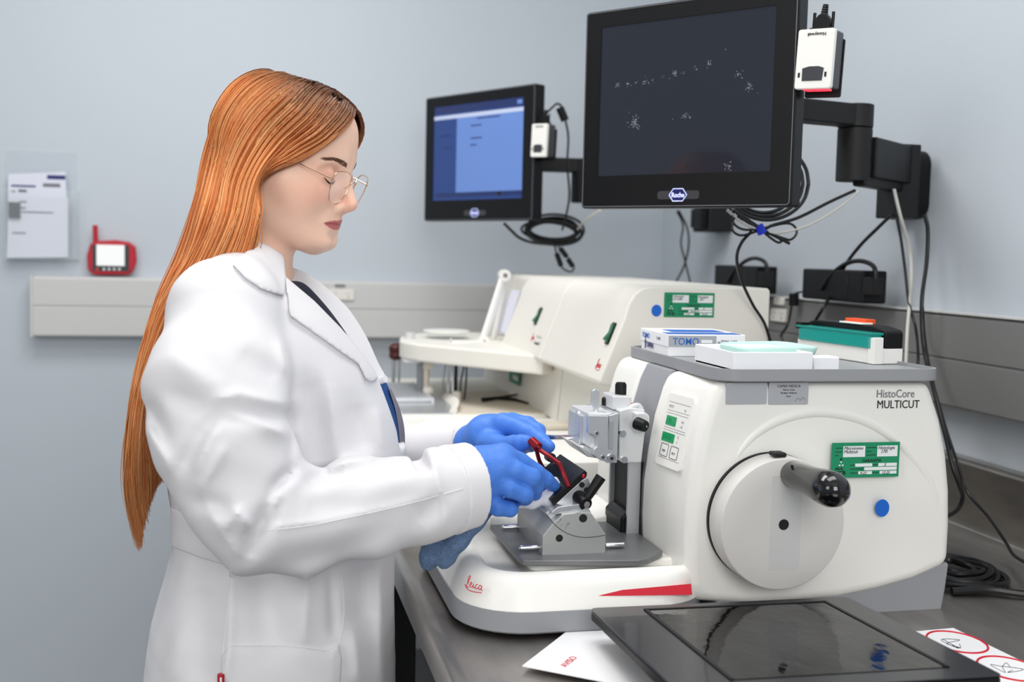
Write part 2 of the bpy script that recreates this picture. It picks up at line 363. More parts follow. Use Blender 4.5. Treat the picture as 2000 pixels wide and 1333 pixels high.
for tx, x, y, sc, bd in (('CAPRIS MEDICA', .0268, .0215, .0044, 0), ('Marca: Leica', .0268, .0175, .0032, 0), ('Modelo: Multicut', .0268, .0135, .0032, 0), ('Serie:', .0268, .0095, .0028, 0)):
    text(tx, sc, M @ Matrix.Translation((x, y, .0005)), 'black_print', s, 'lettering', 'CENTER', bold=bd)
b = MB(M); b.tube([(.036, .004, .0006), (.04, .008, .0006), (.043, .005, .0006), (.046, .009, .0006), (.05, .005, .0006)], .0002, 5, 5); b.build('signature', 'ink', s)
# control panel on the left face: local x runs towards the viewer, y up the slope
pa, pb = at(1291, 905, Y=1.345), at(1331, 780, Y=1.352)
_hz = sorted([(z, x) for x, z in HP if x < .57]); hx_ = lambda z: float(np.interp(z, [q[0] for q in _hz], [q[1] for q in _hz]))
pa = Vector((hx_(1.092), 1.354, 1.092)); pb = Vector((hx_(1.168), 1.354, 1.168))
PM = frame(pa+Vector((-.0132, 0, 0)), (.1176, -.993, 0), pb-pa)
PH = (pb-pa).length
cp = MB(PM).prism(rrect(-.004, .064, -.008, PH+.008, .006), 'z', -.004, .0004).build('control_panel', 'white_abs', mt, bevel=.0003)
for y in (.96, .82, .775, .53, .49, .03):
    MB(PM).box(.002, .058, y*PH-.00025, y*PH+.00025, .0004, .0006).build('rule', 'grey_print', cp)
MB(PM).prism(rrect(.004, .030, .575*PH, .73*PH, .001), 'z', .0004, .001).build('display', 'green_lcd', cp)
MB(PM).prism(rrect(.002, .034, .30*PH, .45*PH, .001), 'z', .0004, .001).build('display', 'green_lcd', cp)
for x in (.005, .031):
    oo = rrect(x, x+.0195, .06*PH, .26*PH, .0015); b = MB(PM); b.tube([(u, v_, .0006) for u, v_ in oo+[oo[0]]], .00035, 5, 1); b.build('key_outline', 'black_print', cp)
    text('TRIM' if x < .02 else 'SECT', .004, PM @ Matrix.Translation((x+.004, .13*PH, .0005)), 'grey_print', cp, 'key_lettering')
text('8.8.8.8', .008, PM @ Matrix.Translation((.005, .34*PH, .0011)), 'green_label', cp, 'digits')
text('15', .008, PM @ Matrix.Translation((.01, .62*PH, .0011)), 'green_label', cp, 'digits')
for x, y, tx in ((.004, .87, 'RESET'), (.044, .85, 'TR'), (.042, .66, '+20'), (.042, .58, '-20'), (.04, .40, '+5'), (.04, .32, '-5')): text(tx, .0048, PM @ Matrix.Translation((x, y*PH, .0005)), 'faint_print', cp, 'lettering')

# sliding knife-holder plate
pl = [(.319, 1.475), (.319, 1.31), (.322, 1.298), (.33, 1.292), (.462, 1.274), (.476, 1.279), (.50, 1.30), (.508, 1.312), (.508, 1.475)]
MB().prism(pl, 'z', .9725, .98).build('base_plate', 'grey_plate', mt, bevel=.0015)
kh = thing('knife_holder', (.39, 1.38, .98), 'silver knife holder block with black clamping lever on the grey microtome base plate', 'knife holder')
def tr_prism(pts, y0, y1, name, m, parent, bevel=.0008, **k):
    q = [at(x, y, Y=y0) for x, y in pts]
    return MB().prism([(p.x, p.z) for p in q], 'y', y0, y1).build(name, m, parent, bevel=bevel, **k)
lift = .9803
blk = [(1059, 1086), (1182.5, 1083), (1183, 1044), (1155, 1003), (1128, 1000), (1121, 1003), (1101, 1005), (1079, 1024), (1060, 1048)]
bk = tr_prism(blk, 1.312, 1.448, 'block', 'alu_block', kh)
tr_prism([(1101, 1004), (1155, 1002), (1148, 990), (1132, 985), (1090, 991), (1078, 1000), (1076, 1006)], 1.318, 1.44, 'segment_arc', 'alu', kh)
tr_prism([(1080, 1022), (1100, 1004), (1082, 990), (1066, 1003)], 1.33, 1.44, 'slope_plate', 'alu', kh)
arc = [at(x, y, Y=1.3115) for x, y in [(1066, 1005), (1083, 1025), (1103, 1040), (1128, 1049), (1155, 1050), (1182, 1046)]]
MB().tube(arc, .00035, 5, 6).build('scale_groove', 'black_print', kh)
for x, y, r in ((1139, 1013, .0052), (1092.5, 1052, .0046)):
    p = at(x, y, Y=1.3117); MB().cyl(p, p+Vector((0, .003, 0)), r, n=28).build('bore_hole', 'black_matte', kh)
for (x, y), (x2, y2) in (((1087, 1023), (1094, 1018)), ((1094, 1029), (1100, 1023)), ((1103, 1034), (1108, 1026))):
    MB().tube([at(x, y, Y=1.3116), at(x2, y2, Y=1.3116)], .00025, 5).build('scale_mark', 'grey_print', kh)
for tx, x, y in (('0', 1094, 1018), ('10', 1107, 1027)): text(tx, .0042, frame(at(x, y, Y=1.3114), (1, 0, .35), (-.35, 0, 1)), 'grey_print', kh, 'scale_digit')
for a, b_, yy in (((1013, 1071), (1052, 1069), 1.33), ((1181, 1067), (1212, 1065.5), 1.33), ((979, 1031), (1010, 1030), 1.44)):
    p, q = at(*a, Y=yy), at(*b_, Y=yy); p.z = q.z = max(p.z, .9845)
    MB().lathe(p, q-p, [(0, .001), (.001, .0028), (.003, .0035), ((q-p).length+.004, .0035)], 16).build('clamp_rod', 'steel_shiny', kh)
MB().box(.352, .358, 1.375, 1.383, .982, .990).build('latch', 'black_plastic', kh, bevel=.001)
# knife bracket and black guard plate (prisms running along the blade)
tr_prism([(1082, 988), (1137, 938), (1148, 933), (1153, 945), (1151, 962), (1140, 984), (1127, 994), (1105, 994)], 1.335, 1.435, 'knife_bracket', 'alu', kh)
tr_prism([(1075, 978), (1142, 919), (1147, 924), (1146, 931), (1083, 988)], 1.33, 1.445, 'knife_guard_plate', 'black_plastic', kh)
tr_prism([(1137, 929), (1142, 926), (1143, 932), (1138, 936)], 1.328, 1.345, 'red_tab', 'red_plastic', kh)
for x, y in ((1137, 948), (1146, 958)):
    p = at(x, y, Y=1.333); MB().cyl(p, p+Vector((0, .004, 0)), .0034, n=20).build('screw_hole', 'black_matte', kh)
hub = at(1131, 974, Y=1.335)
MB().cyl(hub+Vector((-.002, .012, .004)), hub+Vector((.004, -.018, -.004)), .0095, .0085, 28).build('lever_hub', 'black_plastic', kh, bevel=.001)
e = hub+Vector((.004, -.018, -.004)); MB().cyl(e, e+Vector((.0005, -.002, 0)), .0042, n=20).build('lever_screw', 'steel_shiny', kh)
l0, l1 = hub+Vector((.003, -.012, -.002)), at(1174, 932, Y=1.325)
b = MB(); b.tube([l0, l0.lerp(l1, .5), l1], lambda t: .0056+.0014*t, 14, 6); b.build('clamp_lever', 'black_plastic', kh)
bs = at(1118, 1000, Y=1.33); MB().cyl(bs+Vector((.008, .01, .012)), bs+Vector((.008, .01, -.002)), .006, n=20).build('lever_stud', 'steel_shiny', kh)
kn = at(1071, 892, Y=1.43); MB().cyl(kn, kn+Vector((0, -.018, .001)), .0062, n=20).build('lock_knob', 'black_plastic', kh, bevel=.001)
MB().tube([kn, at(1085, 905, Y=1.43), at(1098, 920, Y=1.43)], .003, 8).build('knob_stem', 'alu', kh)
# red finger-guard bracket held between the hands
rg = thing('red_guard_bracket', tuple(at(1112, 953, Y=1.335)), 'anodised red metal wire bracket held between the gloved fingers above the knife holder', 'bracket')
b = MB(); b.tube([at(1049, 876, Y=1.37), at(1070, 890, Y=1.36), at(1092, 906, Y=1.345)], .0028, 10, 4); b.build('upper_bar', 'red_anod', rg)
b = MB(); b.tube([at(1092, 905, Y=1.345), at(1102, 929, Y=1.338), at(1111, 952, Y=1.328)], .0029, 10, 4); b.build('front_bar', 'red_anod', rg)
MB().ball(at(1092, 906, Y=1.345), .0032).build('corner_joint', 'red_anod', rg)
b = MB(); b.tube([at(1047, 876, Y=1.372), at(1054, 902, Y=1.39), at(1066, 922, Y=1.41), at(1085, 948, Y=1.425)], .0028, 10, 4); b.build('rear_bar', 'red_anod', rg)
q0, q1 = at(1037, 860, Y=1.378), at(1052, 875, Y=1.365)
MB().lathe(q0, q1-q0, [(0, .003), (.001, .0058), (.005, .0062), ((q1-q0).length-.001, .0066), ((q1-q0).length, .0055)], 24).build('barrel', 'red_anod', rg)
MB().cyl(q1, q1+(q1-q0).normalized()*.0012, .0028, n=16).build('end_screw', 'steel_shiny', rg)

# specimen clamp head
sh = thing('specimen_clamp_head', (.47, 1.42, 1.08), 'cast silver specimen clamp head with black knobs mounted on the microtome front', 'specimen clamp')
tr_prism([(1210, 802), (1233, 797), (1260, 800), (1260, 845), (1253, 905), (1217, 905), (1209, 899)], 1.378, 1.46, 'orientation_block', 'cast_silver', sh, .002)
tr_prism([(1197, 774), (1234, 775), (1234, 800), (1197, 802)], 1.395, 1.44, 'knob_tower', 'cast_silver', sh, .002)
p = at(1212, 774, Y=1.417); MB().lathe(p, (0, 0, 1), [(0, .0072), (.002, .0076), (.017, .0068), (.0185, .0058)], 28).build('adjusting_knob', 'black_plastic', sh)
b = MB()
for k in range(20):
    a = k*math.pi/10; b.box(p.x+math.cos(a)*.0071-.0004, p.x+math.cos(a)*.0071+.0004, p.y+math.sin(a)*.0071-.0004, p.y+math.sin(a)*.0071+.0004, p.z+.002, p.z+.016)
b.build('knurling', 'black_matte', sh)
tr_prism([(1241, 806), (1262, 806), (1270, 814), (1269, 836), (1258, 846), (1241, 846)], 1.366, 1.38, 'knob_boss', 'cast_silver', sh, .003)
p = at(1246, 828, Y=1.366); d = Vector((.55, -1, -.18)).normalized()
MB().lathe(p-d*.002, d, [(0, .0085), (.012, .0078), (.015, .0072)], 28).build('adjusting_knob', 'black_plastic', sh)
e = p+d*.0132; MB().tube([e+Vector((-.003, 0, .005)), e+Vector((.003, .002, -.001))], .0006, 6).build('pointer_line', 'white_print', sh)
b = MB(); q = at(1236, 795, Y=1.40); b.box(q.x-.003, q.x+.006, 1.39, 1.41, q.z-.001, q.z+.004); b.build('red_indicator', 'red_plastic', sh, bevel=.001)
MB().tube([at(1231, 800, Y=1.385), at(1236, 795, Y=1.385), at(1246, 793, Y=1.385), at(1252, 800, Y=1.385)], .004, 10).build('stop_bracket', 'cast_silver', sh)
tr_prism([(1190, 812), (1209, 807), (1205, 905), (1184, 905)], 1.366, 1.47, 'jaw_frame', 'alu', sh, .001)
tr_prism([(1149, 812), (1189, 813), (1186, 901), (1173, 900), (1158, 889), (1160, 878), (1166, 872), (1166, 856), (1158, 850), (1149, 847)], 1.364, 1.375, 'front_jaw_plate', 'alu', sh, .001)
tr_prism([(1150, 808), (1188, 808), (1207, 806), (1200, 892), (1158, 880), (1148, 872)], 1.375, 1.455, 'jaw_body', 'cast_silver', sh, .0015)
tr_prism([(1133, 812), (1150, 812), (1151, 872), (1131, 870)], 1.40, 1.455, 'rear_jaw', 'alu', sh, .001)
tr_prism([(1125, 870), (1137, 875), (1152, 884), (1167, 896), (1147, 893)], 1.37, 1.45, 'lower_jaw', 'alu', sh, .001)
tr_prism([(1191, 823), (1199, 821), (1197, 878), (1189, 878)], 1.3645, 1.37, 'slot_insert', 'grey_plastic', sh, .0006)
for x, y, r in ((1166, 847, .003), (1178, 894, .0034), (1195, 896, .0055)):
    p = at(x, y, Y=1.3635); sc_ = MB().cyl(p, p+Vector((0, .002, 0)), r, n=24).build('screw', 'steel_shiny', sh); MB().cyl(p+Vector((0, -.0003, 0)), p, r*.45, n=6).build('screw_socket', 'black_matte', sc_)
for x, y in ((1217, 848), (1220, 899)):
    p = at(x, y, Y=1.374); MB().cyl(p, p+Vector((0, .008, 0)), .0045, n=20).build('screw', 'steel_shiny', sh)
tr_prism([(1157, 764), (1162, 760), (1172, 764), (1171, 798), (1161, 802), (1155, 786)], 1.395, 1.401, 'jaw_lever', 'alu', sh, .001)
MB().tube([at(1165, 795, Y=1.40), at(1163, 808, Y=1.395)], .003, 8).build('lever_stem', 'alu', sh)
p = at(1182, 792, Y=1.43); MB().lathe(p, (0, 0, 1), [(0, .005), (.009, .005), (.011, .0035)], 20).build('adjusting_knob', 'black_plastic', sh)
p = at(1131, 826, Y=1.42); MB().lathe(p, (0, 0, 1), [(0, .0052), (.014, .0052), (.016, .0045)], 20).build('pivot_pin', 'alu', sh)
MB().box(.478, .50, 1.40, 1.45, 1.085, 1.15).build('slide_block', 'grey_plate', sh)
MB().tube([(.425, 1.44, 1.105), (.40, 1.47, 1.10), (.385, 1.52, 1.096)], .0035, 8).build('lock_rod', 'steel_shiny', sh)

# ------------------------------------------------------------------ embedding stations
def station(y0, y1, label, cat, base_x):
    t = thing('tissue_embedding_station', (.6, (y0+y1)/2, .9), label, cat)
    P = [(.857, .93), (.857, 1.298), (.852, 1.302), (.645, 1.302), (.628, 1.299), (.614, 1.289), (.604, 1.272), (.598, 1.25), (.56, 1.152), (.557, 1.143), (.562, 1.138), (.60, 1.132), (.612, 1.12), (.62, .93)]
    P = list(reversed(P))
    MB().prism(P, 'y', y0, y1).build('hood', 'cream_abs', t, bevel=.004, seg=4, ang=60, limit=50)
    return t
ea = station(1.752, 2.142, 'cream tissue embedding cooling station with green rocker switch, nearest the microtome', 'embedding station', 0)
eb = station(2.150, 2.50, 'cream paraffin embedding station with forceps and dispenser arm, farther along the bench', 'embedding station', 0)
MB().loft(rings_rrect(.235, .64, 1.75, 2.215, .03, [(.905, 0, 1), (.99, .002, 1), (1.008, .006, 1), (1.016, .016, 1), (1.018, .03, 1)])).build('cold_base', 'white_abs', ea)
MB().box(.3, .6, 1.8, 2.17, .9, .906).build('rubber_foot', 'black_matte', ea)
MB().prism([(.597, 1.018), (.620, 1.018), (.620, 1.13), (.607, 1.13)], 'y', 1.76, 2.142).build('splash_panel', 'cream_abs', ea)
def rocker(M, parent):
    s = MB(M).prism(rrect(-.009, .009, -.0195, .0195, .001), 'z', 0, .002).build('rocker_switch', 'black_plastic', parent, bevel=.0006)
    MB(M).prism([(-.0165, .002), (-.013, .0085), (.001, .0035), (.0155, .0045), (.0165, .002)], 'x', -.0065, .0065).build('rocker', 'green_switch', s, bevel=.0005)
def panel_pt(y, z):
    t = (z-1.152)/(1.25-1.152); return Vector((.56+.038*t-.0006, y, z))
UPS = Vector((.038, 0, .098)).normalized()
for y, par in ((1.785, ea), (2.275, eb)):
    rocker(frame(panel_pt(y, 1.221), (0, -1, 0), UPS), par)
for y, par, s in ((1.797, ea, .026), (2.262, eb, .022)):
    leica(frame(panel_pt(y, 1.161 if par is ea else 1.172), (0, -1, 0), UPS), s*.7, 'red_print', par)
M = frame(panel_pt(2.225, 1.180), (0, -1, 0), UPS)
text('HistoCore', .009, M, 'faint_print', eb, 'model_lettering', sx=1); text('Arcadia H', .010, M @ Matrix.Translation((0, -.014, 0)), 'black_print', eb, 'model_lettering')
sd = lambda x, z: frame((x, 1.7515, z), (1, 0, 0), (0, 0, 1))
sticker_green(sd(.666, 1.2515), .089, .041, ea, [('Histogra', .17, .80, .13), ('Arcadia', .17, .70, .13), ('Patologia', .67, .80, .12), ('267', .69, .69, .14), ('2', .77, .315, .12), ('20-05-21', .52, .2, .11), ('1-21', .42, .09, .11), ('12-22', .74, .09, .11)])
b = MB(sd(.653, 1.262)); b.prism([(.0088*math.cos(a*math.pi/16), .0098*math.sin(a*math.pi/16)) for a in range(32)], 'z', 0, .0005); b.build('round_sticker', 'blue_dot', ea)
# heated station base with recessed work surface
MB().loft(rings_rrect(.27, .66, 2.228, 2.93, .025, [(.905, 0, 1), (1.005, .002, 1), (1.014, .006, 1), (1.018, .014, 1)])).build('heated_base', 'cream_abs', eb)
MB().box(.3, .6, 2.3, 2.88, .9, .906).build('rubber_foot', 'black_matte', eb)
MB().prism([(.42, 2.25), (.61, 2.25), (.61, 2.62), (.47, 2.62), (.44, 2.45)], 'z', 1.017, 1.0195).build('work_surface', 'beige_abs', eb, bevel=.001)
MB().prism([(.597, 1.018), (.620, 1.018), (.620, 1.13), (.607, 1.13)], 'y', 2.150, 2.88).build('splash_panel', 'cream_abs', eb)
MB().prism([(.30, 2.25), (.405, 2.25), (.425, 2.45), (.40, 2.75), (.30, 2.75)], 'z', 1.017, 1.021).build('drip_tray', 'alu', eb, bevel=.001)
g = None
for k in range(9):
    y = 2.42+k*.035; MB().box(.30, .39, y-.004, y+.004, 1.024, 1.032).build('grid_bar', 'alu', eb)
for x in (.303, .387): MB().box(x-.003, x+.003, 2.41, 2.71, 1.020, 1.030).build('grid_rail', 'alu', eb)
MB().tube([(.405, 2.26, 1.021), (.425, 2.35, 1.028), (.43, 2.5, 1.024)], .012, 12, flat=.5).build('arm_rest', 'cream_abs', eb)
MB().prism([(.335, 2.50), (.36, 2.45), (.572, 2.178), (.62, 2.235), (.62, 2.80), (.50, 2.85), (.40, 2.78), (.345, 2.66), (.33, 2.55)], 'z', 1.107, 1.147).build('dispenser_arm', 'cream_abs', eb, bevel=.006, seg=4)
MB().prism(rrect(.335, .375, 2.50, 2.56, .008), 'z', 1.100, 1.108).build('work_lamp', 'white_print', eb, bevel=.002)
MB().box(.372, .388, 2.53, 2.56, 1.03, 1.107).build('dispenser_post', 'grey_plastic', eb, bevel=.002)
MB().box(.380, .402, 2.50, 2.53, 1.085, 1.107).build('dispenser_valve', 'beige_abs', eb, bevel=.002)
MB().cyl((.388, 2.515, 1.042), (.388, 2.515, 1.09), .007, n=20).build('nozzle', 'beige_abs', eb)
MB().ball((.392, 2.505, 1.036), .0135, sc=(1, 1, .9)).build('nozzle_bulb', 'cream_abs', eb)
MB().cyl((.36, 2.60, 1.147), (.36, 2.60, 1.162), .012, n=24).build('top_cap', 'raceway_grey', eb)
b = MB(); b.lathe((.45, 2.62, 1.148), (0, 0, 1), [(0, .045), (.012, .05), (.014, .048)], 32); b.build('glass_lid', 'acrylic', eb)
MB().lathe((.45, 2.62, 1.163), (0, 0, 1), [(0, .055), (.003, .055)], 32).build('lid_rim', 'white_abs', eb)
# lid hinge arms
j0, j1 = at(984, 538, Y=2.60), at(943, 668, Y=2.55)
MB().tube([j0, j1], .0125, 20, 1, flat=.5).build('hinge_arm', 'white_abs', eb, bevel=.001)
for j in (j0, j1):
    MB().cyl(j+Vector((0, -.016, 0)), j+Vector((0, .008, 0)), .0135, n=24).build('hinge_joint', 'white_abs', eb)
    MB().cyl(j+Vector((0, -.0175, 0)), j+Vector((0, -.015, 0)), .0055, n=20).build('hinge_pin', 'grey_print', eb)
MB().tube([at(984, 560, Y=2.61), at(962, 672, Y=2.58)], .009, 20, 1, flat=.5).build('hinge_strut', 'white_abs', eb)
MB().prism([(.552, 1.152), (.602, 1.295), (.655, 1.298), (.655, 1.152)], 'y', 2.70, 2.71).build('lid_side', 'raceway_grey', eb)
MB().prism([(.572, 1.165), (.60, 1.265), (.606, 1.265), (.58, 1.165)], 'y', 2.52, 2.60).build('lid_window', 'paper_lilac', eb, bevel=.001)
MB().tube([at(941, 672, Y=2.52), at(915, 674, Y=2.5), at(880, 672, Y=2.47)], .009, 12, flat=1).build('lid_lever', 'white_abs', eb)
MB().box(.63, .85, 2.505, 2.90, .92, 1.30).build('wax_tank', 'cream_abs', eb, bevel=.012, seg=5)
p = at(1007, 738, X=.598); M = frame(p+Vector((-.003, 0, 0)), (0, -1, 0), (0, 0, 1))
MB(M).prism([(-.05, -.014), (.05, -.014), (.05, .016), (-.05, .016)], 'z', 0, .001).build('asset_label', 'green_label', eb)
MB(M).box(-.01, .04, -.004, .006, .0008, .0014).build('field', 'white_print', eb)
# forceps
def forceps(x, y, lean, label, m='steel_shiny', h=.115):
    t = thing('forceps', (x, y, 1.0205), label, 'forceps', 'forceps standing in the heated rack')
    for s in (-1, 1):
        b = MB(); b.tube([(x+s*.0045, y+s*.001, 1.0205), (x+s*.006+lean*.3, y, 1.06), (x+s*.0035+lean*.8, y, 1.09), (x+lean, y, 1.0205+h)], lambda u: .0022-.0006*abs(u-.3), 8, 5); b.build('tine', m, t)
    MB().ball((x+lean, y, 1.0205+h), .0035).build('spring_end', m, t)
forceps(.437, 2.47, -.002, 'tallest bright steel forceps standing front left in the heated rack', h=.135)
forceps(.462, 2.46, .006, 'dark slim forceps standing on the right side of the heated rack', 'dark_metal', h=.112)
forceps(.44, 2.56, .004, 'thin pale forceps standing behind the others in the heated rack', 'alu', h=.1)
b = MB(); b.box(.446, .453, 2.475, 2.482, 1.0205, 1.105); t = b.build('black_spatula', 'black_plastic', None); tag(t, 'flat black spatula standing between the forceps on the embedding station', 'spatula')
MB().lathe((.447, 2.45, 1.0195), (0, 0, 1), [(0, .010), (.02, .010), (.022, .006)], 20).build('forceps_well', 'cream_abs', eb)
t = thing('tamping_tool', (.338, 2.72, 1.03), 'dark brown knobbed wooden handle on a thin steel rod, left end of the embedding station', 'tamper')
MB().cyl((.338, 2.72, 1.022), (.338, 2.72, 1.095), .0045, n=16).build('rod', 'steel_shiny', t)
MB().cyl((.352, 2.72, 1.022), (.352, 2.72, 1.095), .003, n=16).build('rod', 'steel_shiny', t)
MB().lathe((.344, 2.72, 1.085), (0, 0, 1), [(0, .008), (.004, .015), (.012, .018), (.018, .016), (.022, .0175), (.032, .018), (.038, .014), (.042, .006)], 20).build('handle', 'brown_wood', t)
t = thing('black_forceps', (.57, 2.47, 1.02), 'long black pair of tweezers lying flat on the beige embedding surface', 'tweezers')
b = MB(); b.tube([(.50, 2.42, 1.0255), (.55, 2.45, 1.0265), (.60, 2.50, 1.027)], lambda u: .0055-.003*u, 8, 5, flat=.8); b.build('arm', 'black_plastic', t)
b = MB(); b.tube([(.545, 2.45, 1.0255), (.575, 2.42, 1.025), (.593, 2.375, 1.023)], lambda u: .0055-.003*u, 8, 5, flat=.6); b.build('arm', 'black_plastic', t)
t = MB().prism(rrect(.545, .598, 2.03, 2.09, .006), 'z', 1.0185, 1.028).build('beige_magnet_block', 'beige_abs', None, bevel=.003); tag(t, 'small beige rounded block at the corner of the cooling station', 'block')

# ------------------------------------------------------------------ things on the tray
def obox(M, x0, x1, y0, y1, z0, z1): return MB(M).box(x0, x1, y0, y1, z0, z1)
t = thing('slide_box', (.62, 1.53, TZ), 'white and blue cardboard slide box with blue lettering on the microtome tray', 'box')
a = math.radians(-2.5); M = frame((.5655, 1.466, TZ+.0002), (math.cos(a), math.sin(a), 0), (-math.sin(a), math.cos(a), 0))
obox(M, 0, .112, 0, .126, 0, .015).build('tray_half', 'card_white', t, bevel=.0008)
obox(M, -.001, .113, -.001, .127, .013, .031).build('lid', 'card_white', t, bevel=.0008)
F = M @ Matrix(((1, 0, 0, 0), (0, 0, -1, -.0012), (0, 1, 0, 0), (0, 0, 0, 1)))
obox(F, .0, .07, .0135, .029, 0, .0003).build('grey_band', 'card_grey', t)
obox(M, .0, .107, .0, .03, .0312, .0316).build('blue_edge', 'blue_print', t)
obox(M, .02, .1, .045, .09, .0312, .0316).build('blue_panel', 'blue_print', t)
obox(F, .048, .064, .019, .0235, .0003, .0005).build('white_field', 'white_print', t)
text('TOMO', .0138, F @ Matrix.Translation((.006, .0165, .0004)), 'blue_print', t, 'lettering', bold=.004, sx=.92)
text('TOM-1190', .0075, F @ Matrix.Translation((.077, .018, .0001)), 'navy_print', t, 'lettering', bold=.003, sx=.7)
text('REF', .004, F @ Matrix.Translation((.072, .0185, .0001)), 'grey_print', t, 'lettering', bold=.01, sx=.7)
G = M @ Matrix(((0, 0, -1, -.0012), (-1, 0, 0, .124), (0, 1, 0, 0), (0, 0, 0, 1)))
text('TOMO', .010, G @ Matrix.Translation((.006, .019, 0)), 'blue_print', t, 'lettering', bold=.01, sx=1.2)
text('OPEN', .0095, G @ Matrix.Translation((.03, .006, 0)), 'navy_print', t, 'lettering', bold=.03, sx=1.2)
b = MB(G); b.tube([(.022, .003, 0), (.023, .025, 0)], .0008, 5, 1); b.tube([(.019, .012, 0), (.028, .014, 0)], .0008, 5, 1); b.build('pen_mark', 'navy_print', t)
text('5 MM', .006, G @ Matrix.Translation((.075, .02, 0)), 'grey_print', t, 'lettering', sx=1.2)

t = thing('white_plastic_tray', (.63, 1.33, TZ), 'small white open plastic tray at the front edge of the microtome top', 'tray')
TX0, TX1, TY0, TY1 = .572, .678, 1.262, 1.385; TZ += .0004
MB().box(TX0, TX1, TY0, TY1, TZ, TZ+.003).build('tray_floor', 'foam_white', t)
for x0, x1, y0, y1 in ((TX0, TX1, TY0, TY0+.003), (TX0, TX1, TY1-.003, TY1)): MB().box(x0, x1, y0, y1, TZ, TZ+.024).build('side_wall', 'foam_white', t, bevel=.001)
for x0, x1 in ((TX0, TX0+.003), (TX1-.003, TX1)): MB().box(x0, x1, TY0+.003, TY1-.003, TZ, TZ+.024).build('side_wall', 'foam_white', t, bevel=.001)
t = thing('mint_foam_dish', (.68, 1.39, TZ), 'pale mint green foam dish resting across the white tray on the microtome', 'foam dish')
oo = rrect(.605, .712, 1.300, 1.395, .02, 6); b = MB()
b.loft([[(x*q+(1-q)*.6585, y*q+(1-q)*1.3475, TZ+.0165+z) for x, y in oo] for z, q in ((-.011, .78), (-.004, .93), (0, .97), (.006, 1), (.0075, .98), (.006, .93), (.0, .86), (-.006, .80))])
b.v = [(x, y, z+.004*math.sin((x-.592)*20)) for x, y, z in b.v]; b.build('dish', 'mint', t)
MB().ball((.635, 1.346, TZ+.0135), .022, sc=(1, .7, .12)).build('hollow', 'mint_inner', t)
MB().ball((.685, 1.35, TZ+.0145), .018, sc=(1, .7, .12)).build('pad', 'mint', t)
MB().box(.683, .718, 1.268, 1.295, TZ, TZ+.018).build('white_foam_block', 'foam_white', None, bevel=.002)
bpy.data.objects['white_foam_block']['label'] = 'small white foam block beside the open plastic tray, under the mint dish'; bpy.data.objects['white_foam_block']['category'] = 'block'

t = thing('blade_dispenser', (.82, 1.44, TZ), 'white and black blade dispenser with clear teal cover at the right of the microtome tray', 'dispenser')
BX, BY, TB = .816, 1.350, TZ+.0002
ang = math.radians(7); DM = frame((BX, BY, TB), (math.cos(ang), math.sin(ang), 0), (-math.sin(ang), math.cos(ang), 0))
obox(DM, -.001, .046, 0, .178, 0, .021).build('base', 'white_abs', t, bevel=.0015)
obox(DM, -.003, .012, -.002, .012, 0, .036).build('front_post', 'white_abs', t, bevel=.001)

MB(DM).prism([(0, .0205), (.176, .0205), (.176, .047), (.16, .05), (.03, .05), (.004, .046), (0, .042)], 'x', .016, .0455).build('black_body', 'black_plastic', t, bevel=.002)
obox(DM, -.004, .015, .006, .172, .0205, .040).build('teal_cover', 'teal_clear', t, bevel=.0015)
obox(DM, -.005, .016, .003, .178, .0385, .042).build('teal_rim', 'teal_solid', t, bevel=.001)
MB(DM).prism([(.03, .014), (.05, .014), (.10, .038), (.085, .038)], 'x', .006, .010).build('slide_ramp', 'teal_solid', t)
obox(DM, -.004, .01, .165, .18, .036, .046).build('clip', 'black_plastic', t, bevel=.001)
obox(DM, .014, .034, .05, .1, .05, .0525).build('white_pad', 'white_abs', t, bevel=.0008)
obox(DM, .024, .042, .055, .10, .050, .057).build('orange_block', 'orange_plastic', t, bevel=.0008)

